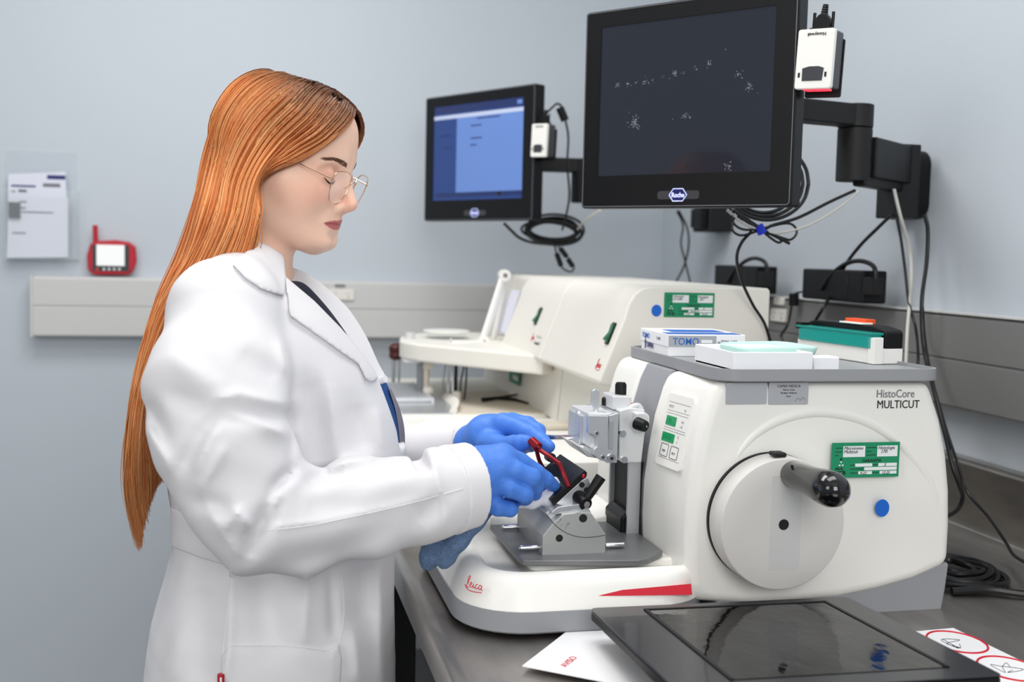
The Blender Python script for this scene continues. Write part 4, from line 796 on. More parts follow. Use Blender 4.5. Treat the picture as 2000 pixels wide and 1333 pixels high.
# ------------------------------------------------------------------ organic modelling: distance fields turned into meshes
def surfnet(fn, lo, hi, h):
    """mesh of the zero level of fn (naive surface nets), returned as numpy verts and quads"""
    ax = [np.arange(lo[i], hi[i]+h, h, dtype=np.float32) for i in range(3)]
    X, Y, Z = np.meshgrid(*ax, indexing='ij'); V = fn((X, Y, Z)).astype(np.float32)
    S = V < 0; nx, ny, nz = V.shape
    c = [S[i:nx-1+i, j:ny-1+j, k:nz-1+k] for i in (0, 1) for j in (0, 1) for k in (0, 1)]
    anyin = np.logical_or.reduce(c); allin = np.logical_and.reduce(c); act = anyin & ~allin
    idx = np.full(act.shape, -1, np.int64); I, J, K = np.nonzero(act); idx[I, J, K] = np.arange(len(I))
    acc = np.zeros((len(I), 3)); cnt = np.zeros(len(I))
    co = [(i, j, k) for i in (0, 1) for j in (0, 1) for k in (0, 1)]
    for a in co:
        for d in range(3):
            if a[d]: continue
            b = list(a); b[d] = 1
            va = V[I+a[0], J+a[1], K+a[2]]; vb = V[I+b[0], J+b[1], K+b[2]]; m = (va < 0) != (vb < 0)
            t = np.where(m, va/(va-vb+1e-12), 0); p = np.stack([np.full(len(I), float(q)) for q in a], 1); p[:, d] += t
            acc[m] += p[m]; cnt[m] += 1
    P = np.stack([I, J, K], 1)+acc/cnt[:, None]; verts = np.array(lo)[None]+P*h
    faces = []
    for d in range(3):
        e1, e2 = [(1, 2), (2, 0), (0, 1)][d]
        sl0 = [slice(None)]*3; sl1 = [slice(None)]*3; sl0[d] = slice(0, -1); sl1[d] = slice(1, None)
        A, B = S[tuple(sl0)], S[tuple(sl1)]; ch = A != B; Q = np.array(np.nonzero(ch)).T
        ok = (Q[:, e1] > 0) & (Q[:, e2] > 0) & (Q[:, e1] < V.shape[e1]-1) & (Q[:, e2] < V.shape[e2]-1); Q = Q[ok]
        inn = A[Q[:, 0], Q[:, 1], Q[:, 2]]; r = []
        for o1, o2 in ((0, 0), (-1, 0), (-1, -1), (0, -1)):
            R_ = Q.copy(); R_[:, e1] += o1; R_[:, e2] += o2; r.append(idx[R_[:, 0], R_[:, 1], R_[:, 2]])
        F = np.stack(r, 1); F[~inn] = F[~inn][:, ::-1]; faces.append(F)
    F = np.concatenate(faces); F = F[(F >= 0).all(1)]
    return verts, F
def relax(v, f, it=2, lam=.5):
    for _ in range(it):
        s = np.zeros_like(v); n = np.zeros(len(v))
        for a, b in ((0, 1), (1, 2), (2, 3), (3, 0)):
            np.add.at(s, f[:, a], v[f[:, b]]); np.add.at(s, f[:, b], v[f[:, a]]); np.add.at(n, f[:, a], 1); np.add.at(n, f[:, b], 1)
        v = v+lam*(s/np.maximum(n, 1)[:, None]-v)
    return v
def npmesh(name, v, f, m, parent=None, M=None, attrs=None, smooth=True):
    if M is not None:
        A = np.array(M); v = v @ A[:3, :3].T+A[:3, 3]
    lo, hi = v.min(0), v.max(0); c = Vector(((lo[0]+hi[0])/2, (lo[1]+hi[1])/2, lo[2]))
    me = bpy.data.meshes.new(name); vv = (v-np.array(c)[None]); n = f.shape[1]
    me.vertices.add(len(vv)); me.vertices.foreach_set('co', vv.astype(np.float32).ravel())
    me.loops.add(f.size); me.loops.foreach_set('vertex_index', f.astype(np.int32).ravel())
    me.polygons.add(len(f)); me.polygons.foreach_set('loop_start', np.arange(0, f.size, n, dtype=np.int32))
    me.update(calc_edges=True); me.validate()
    me.polygons.foreach_set('use_smooth', np.ones(len(me.polygons), bool))
    for k, col in (attrs or {}).items():
        a = me.attributes.new(k, 'FLOAT_COLOR', 'POINT'); a.data.foreach_set('color', np.concatenate([col, np.ones((len(col), 1))], 1).astype(np.float32).ravel())
    me.materials.append(MATS[m]); o = bpy.data.objects.new(name, me); COL.objects.link(o)
    if parent is not None: o.parent = parent; o.location = c-WLOC[parent]
    else: o.location = c
    WLOC[o] = c; return o
def rc(P, a, b, r1, r2):
    a = np.array(a, np.float32); b = np.array(b, np.float32); ba = b-a; L = float(ba @ ba)+1e-12
    x, y, z = P[0]-a[0], P[1]-a[1], P[2]-a[2]; h = np.clip((x*ba[0]+y*ba[1]+z*ba[2])/L, 0, 1)
    return np.sqrt((x-ba[0]*h)**2+(y-ba[1]*h)**2+(z-ba[2]*h)**2)-(r1+(r2-r1)*h)
def ell(P, c, r):
    x, y, z = (P[0]-c[0]), (P[1]-c[1]), (P[2]-c[2])
    k0 = np.sqrt((x/r[0])**2+(y/r[1])**2+(z/r[2])**2); k1 = np.sqrt((x/r[0]**2)**2+(y/r[1]**2)**2+(z/r[2]**2)**2)+1e-9
    return k0*(k0-1)/k1
def smin(a, b, k): h = np.clip(.5+.5*(b-a)/k, 0, 1); return b*(1-h)+a*h-k*h*(1-h)
def smax(a, b, k): return -smin(-a, -b, k)
def chain(P, pts, k=.01):
    d = None
    for (p, r), (q, s) in zip(pts[:-1], pts[1:]):
        e = rc(P, p, q, r, s); d = e if d is None else smin(d, e, k)
    return d
def ridges(P, segs):
    """sum of soft ridges (amp > 0 raises) along segments"""
    o = 0
    for a, b, w_, amp in segs: o = o+amp*np.exp(-(rc(P, a, b, 0, 0)/w_)**2)
    return o
def waves(P, seed, n, f0, f1):
    r = np.random.RandomState(seed); o = 0
    for _ in range(n):
        d = r.randn(3); d /= np.linalg.norm(d); f = r.uniform(f0, f1); o = o+np.sin(f*(P[0]*d[0]+P[1]*d[1]+P[2]*d[2])+r.uniform(0, 6.28))
    return o/n
def attr_mat(name, rough, attr='tone', sss=0, bump=0, scale=500, spec=.4, aniso=0):
    m = mat(name, (200, 200, 200), rough, bump=bump, scale=scale, spec=spec, sss=sss); nt = m.node_tree
    a = nt.nodes.new('ShaderNodeAttribute'); a.attribute_name = attr; nt.links.new(a.outputs['Color'], nt.nodes['Principled BSDF'].inputs['Base Color'])
    if aniso: nt.nodes['Principled BSDF'].inputs['Anisotropic'].default_value = aniso
    return m
attr_mat('skin', .42, sss=.25, bump=.05, scale=900)
attr_mat('hair_strands', .45, spec=.4)
mat('coat_cloth', (228, 227, 230), .85, bump=.10, scale=1500, sss=0)
mat('coat_fold', (229, 228, 231), .85, bump=.10, scale=1500)
mat('coat_inner', (128, 124, 136), .9)
mat('scrub_navy', (16, 24, 44), .8, bump=.2, scale=900)
mat('scrub_blue', (22, 70, 130), .8, bump=.2, scale=900)
mat('trousers', (28, 36, 60), .9)
mat('glove_blue', (74, 128, 218), .46, bump=.25, scale=320, sss=.04, spec=.35)
mat('gold_wire', (224, 190, 160), .22, 1)
mat('lens_glass', (240, 240, 244), .04, alpha=.10)
mat('button_grey', (190, 188, 190), .4)
mat('lash', (30, 20, 17), .6)
mat('brow_hair', (104, 68, 50), .7)

# ------------------------------------------------------------------ the woman
pw = thing('person', (.0, 1.5, 0), 'woman with long orange hair in white lab coat and blue gloves at the microtome', 'person')
ps, pc_ = math.radians(26), math.radians(11)
fwd = Vector((math.cos(pc_)*math.cos(ps), -math.cos(pc_)*math.sin(ps), -math.sin(pc_)))
lft = Vector((math.sin(ps), math.cos(ps), 0)); upv = fwd.cross(lft)
NOSE = (.1085, 0, -.038)
HR = Matrix((fwd, lft, upv)).transposed()
HO = at(693, 404, Y=1.46)-HR @ Vector(NOSE)
HM = HR.to_4x4(); HM.translation = HO
HI = HM.inverted()
def f_skull(P): return smin(ell(P, (-.006, 0, .030), (.084, .073, .078)), ell(P, (.010, 0, .0), (.074, .066, .082)), .03)
def f_head(P):
    S = (P[0], np.abs(P[1]), P[2])
    d = f_skull(P)
    d = smin(d, ell(S, (.03, 0, -.035), (.056, .054, .062)), .03)                       # face mass
    d = smin(d, rc(S, (-.014, .050, -.048), (.056, .018, -.088), .0195, .0175), .03)       # jaw
    d = smin(d, rc(S, (.064, 0, -.094), (.076, .008, -.088), .0165, .0145), .014)         # chin
    d = smin(d, rc(S, (.050, .036, -.032), (.030, .052, -.02), .0225, .018), .025)       # cheek
    d = smin(d, rc(S, (.076, .012, .014), (.062, .043, .012), .010, .009), .02)          # brow
    d = smin(d, ell(S, (.052, 0, .048), (.032, .048, .034)), .03)                        # forehead
    d = smax(d, -ell(S, (.0920, .0330, -.004), (.015, .019, .0115)), .012)               # sockets
    d = smin(d, rc(S, (.0735, .0320, -.006), (.0700, .0385, -.007), .0126, .0112), .004)  # lidded eye
    d = smin(d, rc(S, (.0825, 0, .006), (.1035, 0, -.035), .0060, .0072), .012)          # nose bridge
    d = smin(d, rc(S, (.0980, 0, -.040), (.1020, 0, -.0385), .0085, .0066), .007)        # tip
    d = smin(d, rc(S, (.0910, .0115, -.0440), (.086, .0140, -.0425), .0062, .0052), .005)  # wings
    d = smax(d, -ell(S, (.0945, .0062, -.0510), (.0050, .0024, .0026)), .002)            # nostrils
    d = smax(d, -rc(S, (.0965, 0, -.053), (.0955, 0, -.056), .0008, .0012), .004)         # philtrum
    d = smin(d, ell(S, (.070, 0, -.063), (.020, .026, .019)), .014)                      # mouth mound
    d = smin(d, rc(S, (.0885, .0035, -.0600), (.0790, .0240, -.0640), .0052, .0030), .003) # upper lip
    d = smin(d, rc(S, (.0855, .002, -.0700), (.0790, .020, -.0665), .0064, .0034), .003)  # lower lip
    d = smax(d, -rc(S, (.0965, 0, -.0640), (.0850, .0240, -.0650), .0012, .0012), .0012)  # mouth line
    d = smax(d, -rc(S, (.0935, 0, -.0800), (.089, .010, -.0795), .002, .0015), .012)       # below lip
    return d
NECK0, NECK1 = HI @ at(528, 470, Y=1.50), HI @ at(492, 575, Y=1.515)
def f_body(P):
    d = f_head(P)
    n = rc(P, (-.022, 0, -.035), tuple(HI @ at(482, 510, Y=1.515)), .050, .048)
    d = smin(d, n, .028)
    d = smin(d, rc(P, tuple(HI @ at(482, 510, Y=1.515)), tuple(HI @ at(475, 600, Y=1.52)), .048, .06), .03)
    d = smin(d, rc(P, tuple(HI @ at(520, 590, Y=1.48)), tuple(HI @ at(520, 590, Y=1.56)), .030, .030), .05)
    # ears
    S = (P[0], np.abs(P[1]), P[2])
    e = smax(ell(S, (-.008, .0745, -.006), (.017, .008, .029)), -ell(S, (-.003, .083, -.004), (.010, .006, .019)), .004)
    return smin(d, e, .006)
v, f = surfnet(f_body, (-.21, -.13, -.30), (.125, .13, .13), .0017)
v = relax(v, f, 1, .4)
sk = np.tile(np.array(srgb(252, 208, 184)), (len(v), 1))
S = np.abs(v[:, 1])
def blend(c, wgt, col): return c*(1-wgt[:, None])+np.array(srgb(*col))*wgt[:, None]
def gs(c, r): return np.exp(-(((v[:, 0]-c[0])/r[0])**2+((S-c[1])/r[1])**2+((v[:, 2]-c[2])/r[2])**2))
sk = blend(sk, .45*gs((.06, .045, -.03), (.03, .02, .02)), (224, 140, 120))
sk = blend(sk, .5*gs((.10, 0, -.038), (.012, .012, .012)), (220, 142, 122))
P_ = (v[:, 0], S, v[:, 2])
q_ = np.clip(1-(S/.0265)**2, 0, 1); zm = -.0645-.0008*(S/.02)
lipm = np.clip(((q_**.8)*.0060-(v[:, 2]-zm))/.0008, 0, 1)*np.clip(((v[:, 2]-zm)+(q_**.7)*.0085)/.0008, 0, 1)*(S < .0262)*(v[:, 0] > .06)
sk = blend(sk, lipm, (200, 112, 110))
sk = blend(sk, .7*lipm*np.exp(-((v[:, 2]-zm)/.0011)**2), (110, 44, 48))
lid = ell(P_, (.074, .034, -.000), (.02, .017, .0085)); sk = blend(sk, .4*np.clip(1-lid/.004, 0, 1)*(v[:, 0] > .06), (196, 130, 110))
# dark root stubble on the scalp so no skin shows through the parting
scalp = np.clip((v[:, 2]-.045-.55*(v[:, 0]-.02)*0)/.02, 0, 1)*np.clip((.072-v[:, 0])/.012, 0, 1)
back = np.clip((-.012-v[:, 0])/.012, 0, 1)*np.clip((v[:, 2]+.05)/.02, 0, 1)*(S > 0)
sk = blend(sk, np.clip(np.maximum(scalp*np.clip((v[:, 2]-.02)/.02, 0, 1), back), 0, 1)*.9, (74, 44, 34))
LB = BVHTree.FromPolygons([tuple(p) for p in v], [tuple(int(i) for i in q) for q in f])
def onface(y, z, off=.0):
    h = LB.ray_cast(Vector((.2, y, z)), Vector((-1, 0, 0))); return h[0]+h[1]*off if h[0] is not None else Vector((.08, y, z))
body = npmesh('body', v, f, 'skin', pw, HM, {'tone': sk})
# brows, lashes, eye slit
def hb(build, name, m, par=body, **k):
    b = MB(HM); build(b); return b.build(name, m, par, **k)
for s in (-1, 1):
    def brow(b):
        for k in range(150):
            u = random.random(); y0, z0 = s*(.012+.035*u), .0105+.0050*math.sin(u*2.5)-.001*u+random.uniform(-.0030, .0030)*(1-.65*u)
            b.tube([onface(y0, z0, .0001), onface(y0+s*.003, z0+.0012, .0007), onface(y0+s*.006, z0+.0014-.001*u, .0004)], lambda t: .00032*(1-.6*t), 4, 1)
    o = hb(brow, 'eyebrow', 'brow_hair'); o['kind'] = 'stuff'
    ll = [(.0195, -.0105), (.0235, -.0135), (.0295, -.0150), (.0355, -.0145), (.041, -.0120), (.0455, -.0090)]
    hb(lambda b: b.tube([onface(s*y_, z_, .0002) for y_, z_ in ll], (lambda t: .0011*math.sin(math.pi*(.08+.84*t))), 6, 4), 'lash_line', 'lash')
for k, z in enumerate((-.016, -.030)):
    hb(lambda b: b.tube([(-.002+.004*math.cos(a), -.0825-.001*k+0*a, z+.004*math.sin(a)) for a in [i*math.pi/6 for i in range(13)]], .0005, 6, 2), 'ear_ring', 'gold_wire')
# glasses
gl = thing('eyeglasses', tuple(HM @ Vector((.1, 0, 0))), 'thin gold wire eyeglasses with large rounded lenses worn by the woman', 'eyeglasses')
lens = [(-.024, .0145), (-.012, .0195), (.006, .0195), (.0215, .0165), (.0265, .007), (.0235, -.008), (.014, -.019), (0, -.0235), (-.013, -.0205), (-.0225, -.010), (-.0255, .004)]
for s in (-1, 1):
    gx = Vector((-.07, s*1, 0)).normalized(); gz = Vector((.18, 0, 1)).normalized()
    gx = (gx-gz*gx.dot(gz)).normalized(); c_ = Vector((.0965, s*.0335, -.0165))
    pts = [c_+gx*x+gz*z for x, z in lens]; sm = _cr(pts+[pts[0]], 5)
    fr = hb(lambda b: b.tube(sm, .00075, 8, 1), 'rim', 'gold_wire', gl)
    def lensb(b):
        n_ = gx.cross(gz); rings = [[p+n_*o_ for p in sm[:-1]] for o_ in (-.0006, .0006)]; b.loft(rings)
    hb(lensb, 'lens', 'lens_glass', gl)
    e = c_+gx*.0265+gz*.008
    hb(lambda b: b.tube([e, e+Vector((-.004, s*.002, .001)), Vector((.03, s*.0765, .006)), Vector((-.008, s*.0795, .0065)), Vector((-.022, s*.078, -.004)), Vector((-.03, s*.076, -.018))], .0009, 8, 6), 'temple', 'gold_wire', gl)
    hb(lambda b: b.tube([c_-gx*.02+gz*.002, c_-gx*.0235+Vector((-.006, 0, -.002)), c_-gx*.0225+Vector((-.008, 0, -.005))], .0005, 6, 4), 'nose_pad_arm', 'gold_wire', gl)
hb(lambda b: b.tube([(.099, -.0105, -.012), (.1025, -.005, -.0085), (.1025, .005, -.0085), (.099, .0105, -.012)], .0008, 8, 4), 'bridge', 'gold_wire', gl)

# ---- hair: strands laid along guides from the parting over the head and down the back
def hpt(px, py, Y, i):
    """keeps a guide point just outside the scalp where it passes over the head"""
    return at(px, py, Y=Y)
G = [
 [(545, 137, 1.50), (478, 153, 1.50), (432, 205, 1.50), (403, 290, 1.50), (382, 390, 1.50), (352, 490, 1.50), (312, 580, 1.49), (280, 680, 1.48), (258, 780, 1.47), (249, 880, 1.47), (250, 970, 1.47), (272, 1078, 1.47)],
 [(575, 139, 1.485), (505, 168, 1.46), (452, 228, 1.445), (420, 310, 1.44), (397, 400, 1.44), (366, 500, 1.44), (322, 585, 1.44), (288, 685, 1.44), (266, 785, 1.44), (257, 880, 1.44), (260, 970, 1.44), (277, 1068, 1.44)],
 [(605, 148, 1.47), (540, 190, 1.43), (485, 250, 1.41), (446, 332, 1.405), (420, 420, 1.405), (386, 510, 1.41), (335, 590, 1.42), (296, 690, 1.43), (274, 790, 1.43), (266, 880, 1.43), (268, 965, 1.44), (280, 1045, 1.44)],
 [(635, 160, 1.46), (575, 213, 1.415), (520, 268, 1.395), (475, 345, 1.39), (450, 430, 1.39), (408, 520, 1.40), (345, 597, 1.42), (303, 695, 1.43), (282, 790, 1.43), (276, 870, 1.43), (279, 950, 1.44), (286, 1015, 1.44)],
 [(658, 176, 1.455), (605, 236, 1.41), (548, 286, 1.385), (500, 345, 1.38), (478, 440, 1.385), (440, 528, 1.40), (352, 603, 1.42), (308, 700, 1.435), (290, 790, 1.44), (286, 860, 1.44), (294, 930, 1.445), (294, 985, 1.45)],
 [(676, 194, 1.45), (632, 256, 1.415), (572, 298, 1.39), (512, 345, 1.38), (500, 430, 1.39), (468, 520, 1.40), (358, 608, 1.43), (312, 705, 1.445), (296, 795, 1.45), (297, 860, 1.45), (308, 920, 1.45), (306, 955, 1.455)],
 [(689, 208, 1.447), (652, 264, 1.425), (598, 310, 1.40), (518, 352, 1.385), (506, 420, 1.395), (488, 505, 1.41), (362, 612, 1.435), (314, 708, 1.45), (300, 798, 1.455), (304, 860, 1.455), (318, 915, 1.455), (324, 940, 1.46)]]
GW = np.array([[list(at(px, py, Y=Y)) for px, py, Y in g] for g in G])
Pv = CAM
def skull_push(p, off):
    """p outside the head by at least off (in head space)"""
    q = HI @ Vector(p); c = Vector((-.012, 0, .026)); r = Vector((.096, .077, .082)); d = q-c
    k = math.sqrt((d.x/r.x)**2+(d.y/r.y)**2+(d.z/r.z)**2)
    need = 1+off/.085
    if q.z > -.05 and k < need: q = c+d*(need/k)
    return HM @ q
def on_head(p, off):
    """slide p along the sight line of its guide to the near side of the inflated scalp"""
    o = HI @ CAM; q = HI @ Vector(p); 
    d = (q-o).normalized(); h = LB.ray_cast(o, d)
    if h[0] is not None and (h[0]-q).length < .09: return HM @ (h[0]+h[1]*off)
    c = Vector((-.006, 0, .030)); r = Vector((.086+off, .075+off, .080+off))
    d = (q-o).normalized(); oo = Vector(((o-c).x/r.x, (o-c).y/r.y, (o-c).z/r.z)); dd = Vector((d.x/r.x, d.y/r.y, d.z/r.z))
    A, B, C_ = dd.dot(dd), oo.dot(dd), oo.dot(oo)-1; D = B*B-A*C_
    if D < 0: t = -B/A; return HM @ (o+d*t)
    return HM @ (o+d*((-B-math.sqrt(D))/A))
for g in range(len(G)):
    for i in range(0, 4):
        q = on_head(GW[g, i], .0085)
        w_i = [1, 1, 1, .55][i] if g < 5 else [1, 1, 1, .9][i]
        GW[g, i] = np.array(q)*w_i+GW[g, i]*(1-w_i)
def cr1(P, t):
    """catmull-rom along axis 0 of P at parameters t in 0..n-1"""
    n = len(P); i = np.clip(np.floor(t).astype(int), 0, n-2); u = (t-i)
    g = lambda k: P[np.clip(k, 0, n-1)]; u = u.reshape(u.shape+(1,)*(P.ndim-1))
    a, b, c, d = g(i-1), g(i), g(i+1), g(i+2)
    return .5*(2*b+(c-a)*u+(2*a-5*b+4*c-d)*u*u+(3*b-a-3*c+d)*u**3)
def hug(P, t, off, mirror=False):
    for i in range(len(P)):
        if t[i] > 3.8: break
        p_old = P[i].copy(); q = HI @ Vector(P[i]); n_ = LB.find_nearest(q)
        if n_[0] is None: continue
        sd = (q-n_[0]).dot(n_[1]); lo_ = off+.0055*min(1, t[i]/.6)
        if t[i] < .35: P[i] = HM @ (n_[0]+n_[1]*(lo_*.8))
        elif sd < lo_: P[i] = HM @ (n_[0]+n_[1]*lo_)
        elif mirror and sd > .011: P[i] = HM @ (n_[0]+n_[1]*(.011*max(0, 1-max(0, t[i]-2.4))+sd*min(1, max(0, t[i]-2.4))))
        elif t[i] < 1.0:
            k = (t[i]-.35)/.65; P[i] = HM @ (n_[0]+n_[1]*(lo_*(1-k)+sd*k))
        fade = min(1, max(0, (3.8-t[i])/1.4)); P[i] = p_old*(1-fade)+np.array(P[i])*fade
    return P
NS, NT = 3400, 44
hv, hf, hc = [], [], []
ORG, DRK, LIT, PAL = [np.array(srgb(*c)) for c in ((236, 146, 82), (50, 30, 25), (255, 196, 134), (212, 120, 66))]
mir = lambda p: np.array(HM @ Vector((lambda q: (q.x, -q.y, q.z))(HI @ Vector(p))))
def strand(pts, cols, r0):
    n = len(pts); T = np.gradient(pts, axis=0); T /= np.linalg.norm(T, axis=1)[:, None]+1e-9
    A = np.cross(T, np.array([.3, .9, .3])); A /= np.linalg.norm(A, axis=1)[:, None]+1e-9; B = np.cross(T, A)
    tt = np.linspace(0, 1, n); r = r0*np.where(tt > .8, 1-.85*(tt-.8)/.2, 1)*np.clip(.4+tt*12, 0, 1)
    o = sum(len(x) for x in hv); ring = []
    for k in range(3):
        a = 2.0944*k; ring.append(pts+(A*math.cos(a)+B*math.sin(a))*r[:, None])
    hv.append(np.stack(ring, 1).reshape(-1, 3)); hc.append(np.repeat(cols, 3, 0))
    i = np.arange(n-1)[:, None]*3; k = np.arange(3)[None]; kk = (k+1) % 3
    hf.append((o+np.stack([i+k, i+kk, i+3+kk, i+3+k], -1)).reshape(-1, 4))
def place_strand(u, lift, jit, mirror=False, tmax=11, dark0=1., t0=0):
    t = t0+(tmax-t0)*np.linspace(0, 1, NT)**1.25; row = np.array([cr1(GW.transpose(1, 0, 2)[i], np.array([u]))[0] for i in range(12)])
    P = cr1(row, t)
    if mirror:
        m = np.array([mir(p) for p in P]); w_ = np.clip((t-3.0)/3, 0, 1)[:, None]; P = m*(1-w_)+(P+np.array([0, .06, 0]))*w_
    out = np.array([.0, -1., 0]) if not mirror else np.array([0, 1., 0])
    lift = lift+.0022*math.sin(u*21+1.3)+.0014*math.sin(u*47)
    P = P+out*lift*np.clip(t/1.5, 0, 1)[:, None]
    s = RNG.uniform(0, 6.28, 3); amp = jit*np.clip(t/6, .15, 1)[:, None]
    P = P+amp*np.stack([np.sin(t*.55+s[0])+.3*np.sin(t*1.7+s[1]), np.sin(t*.5+s[1]), .4*np.sin(t*.6+s[2])], 1)
    P = hug(P, t, .002+abs(lift)*.6, mirror)
    b = RNG.uniform(0, 1); base = ORG*(1-b)+(LIT if RNG.rand() < .5 else PAL)*b
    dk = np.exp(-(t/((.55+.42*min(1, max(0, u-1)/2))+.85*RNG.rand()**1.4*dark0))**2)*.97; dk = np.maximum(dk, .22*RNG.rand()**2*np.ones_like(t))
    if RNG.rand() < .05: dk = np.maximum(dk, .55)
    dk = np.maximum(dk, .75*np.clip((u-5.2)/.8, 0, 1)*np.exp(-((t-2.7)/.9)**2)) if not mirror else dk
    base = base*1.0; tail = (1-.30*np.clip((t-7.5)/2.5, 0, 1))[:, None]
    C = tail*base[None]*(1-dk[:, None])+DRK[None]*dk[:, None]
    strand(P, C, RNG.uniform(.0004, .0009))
for k in range(NS):
    u = RNG.uniform(0, 6)**1.0
    place_strand(u, RNG.uniform(-.003, .003), RNG.uniform(.0003, .0022), tmax=RNG.uniform(10.0, 11))
for k in range(700): place_strand(RNG.uniform(1.5, 5.2), RNG.uniform(-.003, .003), .002, True, tmax=RNG.uniform(9.5, 11))
for k in range(160): place_strand(RNG.uniform(-.10, .1), RNG.uniform(-.010, .002), .003, tmax=RNG.uniform(9.8, 11))
for k in range(60): place_strand(RNG.uniform(0, 6.1), RNG.uniform(-.004, .002), .007, tmax=RNG.uniform(9, 11), t0=RNG.uniform(0, 5))
# under-layer: closed sheet below the strands
def sheet_grid(mirror):
    us = np.linspace(2 if mirror else 0, 5.0 if mirror else 6, 25); ts = np.linspace(0, 10.6, 60); R_ = []
    for u in us:
        row = np.array([cr1(GW.transpose(1, 0, 2)[i], np.array([u]))[0] for i in range(12)]); P = cr1(row, ts)
        if mirror:
            m = np.array([mir(p) for p in P]); w_ = np.clip((ts-3.0)/3, 0, 1)[:, None]; P = m*(1-w_)+(P+np.array([0, .06, 0]))*w_
        P = hug(P, ts, .0012, mirror); R_.append(P+np.array([0, .004 if not mirror else -.004, 0])*np.clip((ts-2)/2, 0, 1)[:, None])
    return np.array(R_), ts
for mirror in (False, True):
    Gd, ts = sheet_grid(mirror); nu, nt = Gd.shape[:2]
    th = np.array([0, .010 if not mirror else -.010, 0]); o = sum(len(x) for x in hv)
    V2 = np.concatenate([Gd.reshape(-1, 3), (Gd+th*np.clip(ts/3, .2, 1)[None, :, None]).reshape(-1, 3)]); hv.append(V2)
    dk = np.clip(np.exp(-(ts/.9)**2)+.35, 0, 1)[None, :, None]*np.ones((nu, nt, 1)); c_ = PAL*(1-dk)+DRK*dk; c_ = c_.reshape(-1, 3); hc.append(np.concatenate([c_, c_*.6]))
    I, J = np.meshgrid(np.arange(nu-1), np.arange(nt-1), indexing='ij'); a = (I*nt+J).ravel(); N = nu*nt
    q = np.stack([a, a+1, a+nt+1, a+nt], 1); hf.append(q+o); hf.append(q[:, ::-1]+o+N)
    for ed in ([(i*nt, (i+1)*nt) for i in range(nu-1)], [(i*nt+nt-1, (i+1)*nt+nt-1) for i in range(nu-1)], [(j, j+1) for j in range(nt-1)], [((nu-1)*nt+j, (nu-1)*nt+j+1) for j in range(nt-1)]):
        hf.append(np.array([[x, y, y+N, x+N] for x, y in ed])+o)
for k in range(500): place_strand(RNG.uniform(2.5, 5.2), RNG.uniform(-.002, .002), .0015, True, tmax=RNG.uniform(4.5, 6), dark0=2.2)
hv = np.concatenate(hv); hf = np.concatenate(hf); hc = np.concatenate(hc)
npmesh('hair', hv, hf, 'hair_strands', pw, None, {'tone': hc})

# ---- lab coat, shirt, trousers
def zt(py): return at(500, py, Y=1.5).z
ROWS = [(480, 478, 548, .050), (500, 462, 572, .060), (530, 428, 600, .088), (560, 396, 632, .130), (600, 352, 668, .165), (650, 322, 703, .180), (700, 306, 735, .185), (750, 301, 757, .185), (800, 302, 777, .180),
        (860, 312, 789, .172), (930, 327, 786, .165), (1000, 336, 776, .163), (1060, 338, 770, .165), (1130, 318, 768, .175), (1200, 295, 768, .185), (1333, 280, 770, .195), (1550, 270, 768, .200), (1800, 262, 772, .205)]
zz = np.array([zt(r[0]) for r in ROWS])[::-1]; xb = np.array([at(r[1], r[0], Y=1.5).x for r in ROWS])[::-1]; xf = np.array([at(r[2], r[0], Y=1.5).x for r in ROWS])[::-1]; hw_ = np.array([r[3] for r in ROWS])[::-1]
zq = np.linspace(zz[0], zz[-1], 400)
def smq(a):
    q = np.interp(zq, zz, a); k = np.hanning(23); k /= k.sum(); return np.convolve(np.pad(q, 11, 'edge'), k, 'valid')
XBq, XFq, HWq = smq(xb), smq(xf), smq(hw_)
YC = 1.505
def torso(P, off=0):
    xb_, xf_, h_ = [np.interp(P[2], zq, a).astype(np.float32) for a in (XBq, XFq, HWq)]
    cx_, a_ = (xb_+xf_)/2, (xf_-xb_)/2+off; h_ = h_+off; n_ = 2.3
    k = (np.abs((P[0]-cx_)/a_)**n_+np.abs((P[1]-YC)/h_)**n_)**(1/n_); d = (k-1)*np.minimum(a_, h_)
    return smax(d, P[2]-(zt(486)+off), .02)
A3 = lambda px, py, Y: tuple(at(px, py, Y=Y))
RARM = [(A3(437, 632, 1.345), .064), (A3(426, 760, 1.295), .0775), (A3(443, 870, 1.27), .0715), (A3(474, 955, 1.26), .0645), (A3(520, 1020, 1.255), .0585), (A3(600, 1018, 1.265), .055), (A3(700, 1000, 1.285), .0535), (A3(830, 968, 1.310), .0515), (A3(918, 948, 1.330), .0500)]
CUT0, CUTN = np.array(A3(917, 948, 1.33)), np.array(A3(917, 948, 1.33))-np.array(A3(830, 964, 1.31)); CUTN = CUTN/np.linalg.norm(CUTN)
LARM = [(A3(585, 640, 1.66), .062), (A3(610, 760, 1.69), .062), (A3(650, 880, 1.70), .056), (A3(760, 905, 1.66), .050), (A3(860, 885, 1.59), .042), (A3(948, 866, 1.53), .038)]
CUL0, CULN = np.array(A3(944, 866, 1.53)), np.array(A3(948, 866, 1.53))-np.array(A3(860, 885, 1.59)); CULN = CULN/np.linalg.norm(CULN)
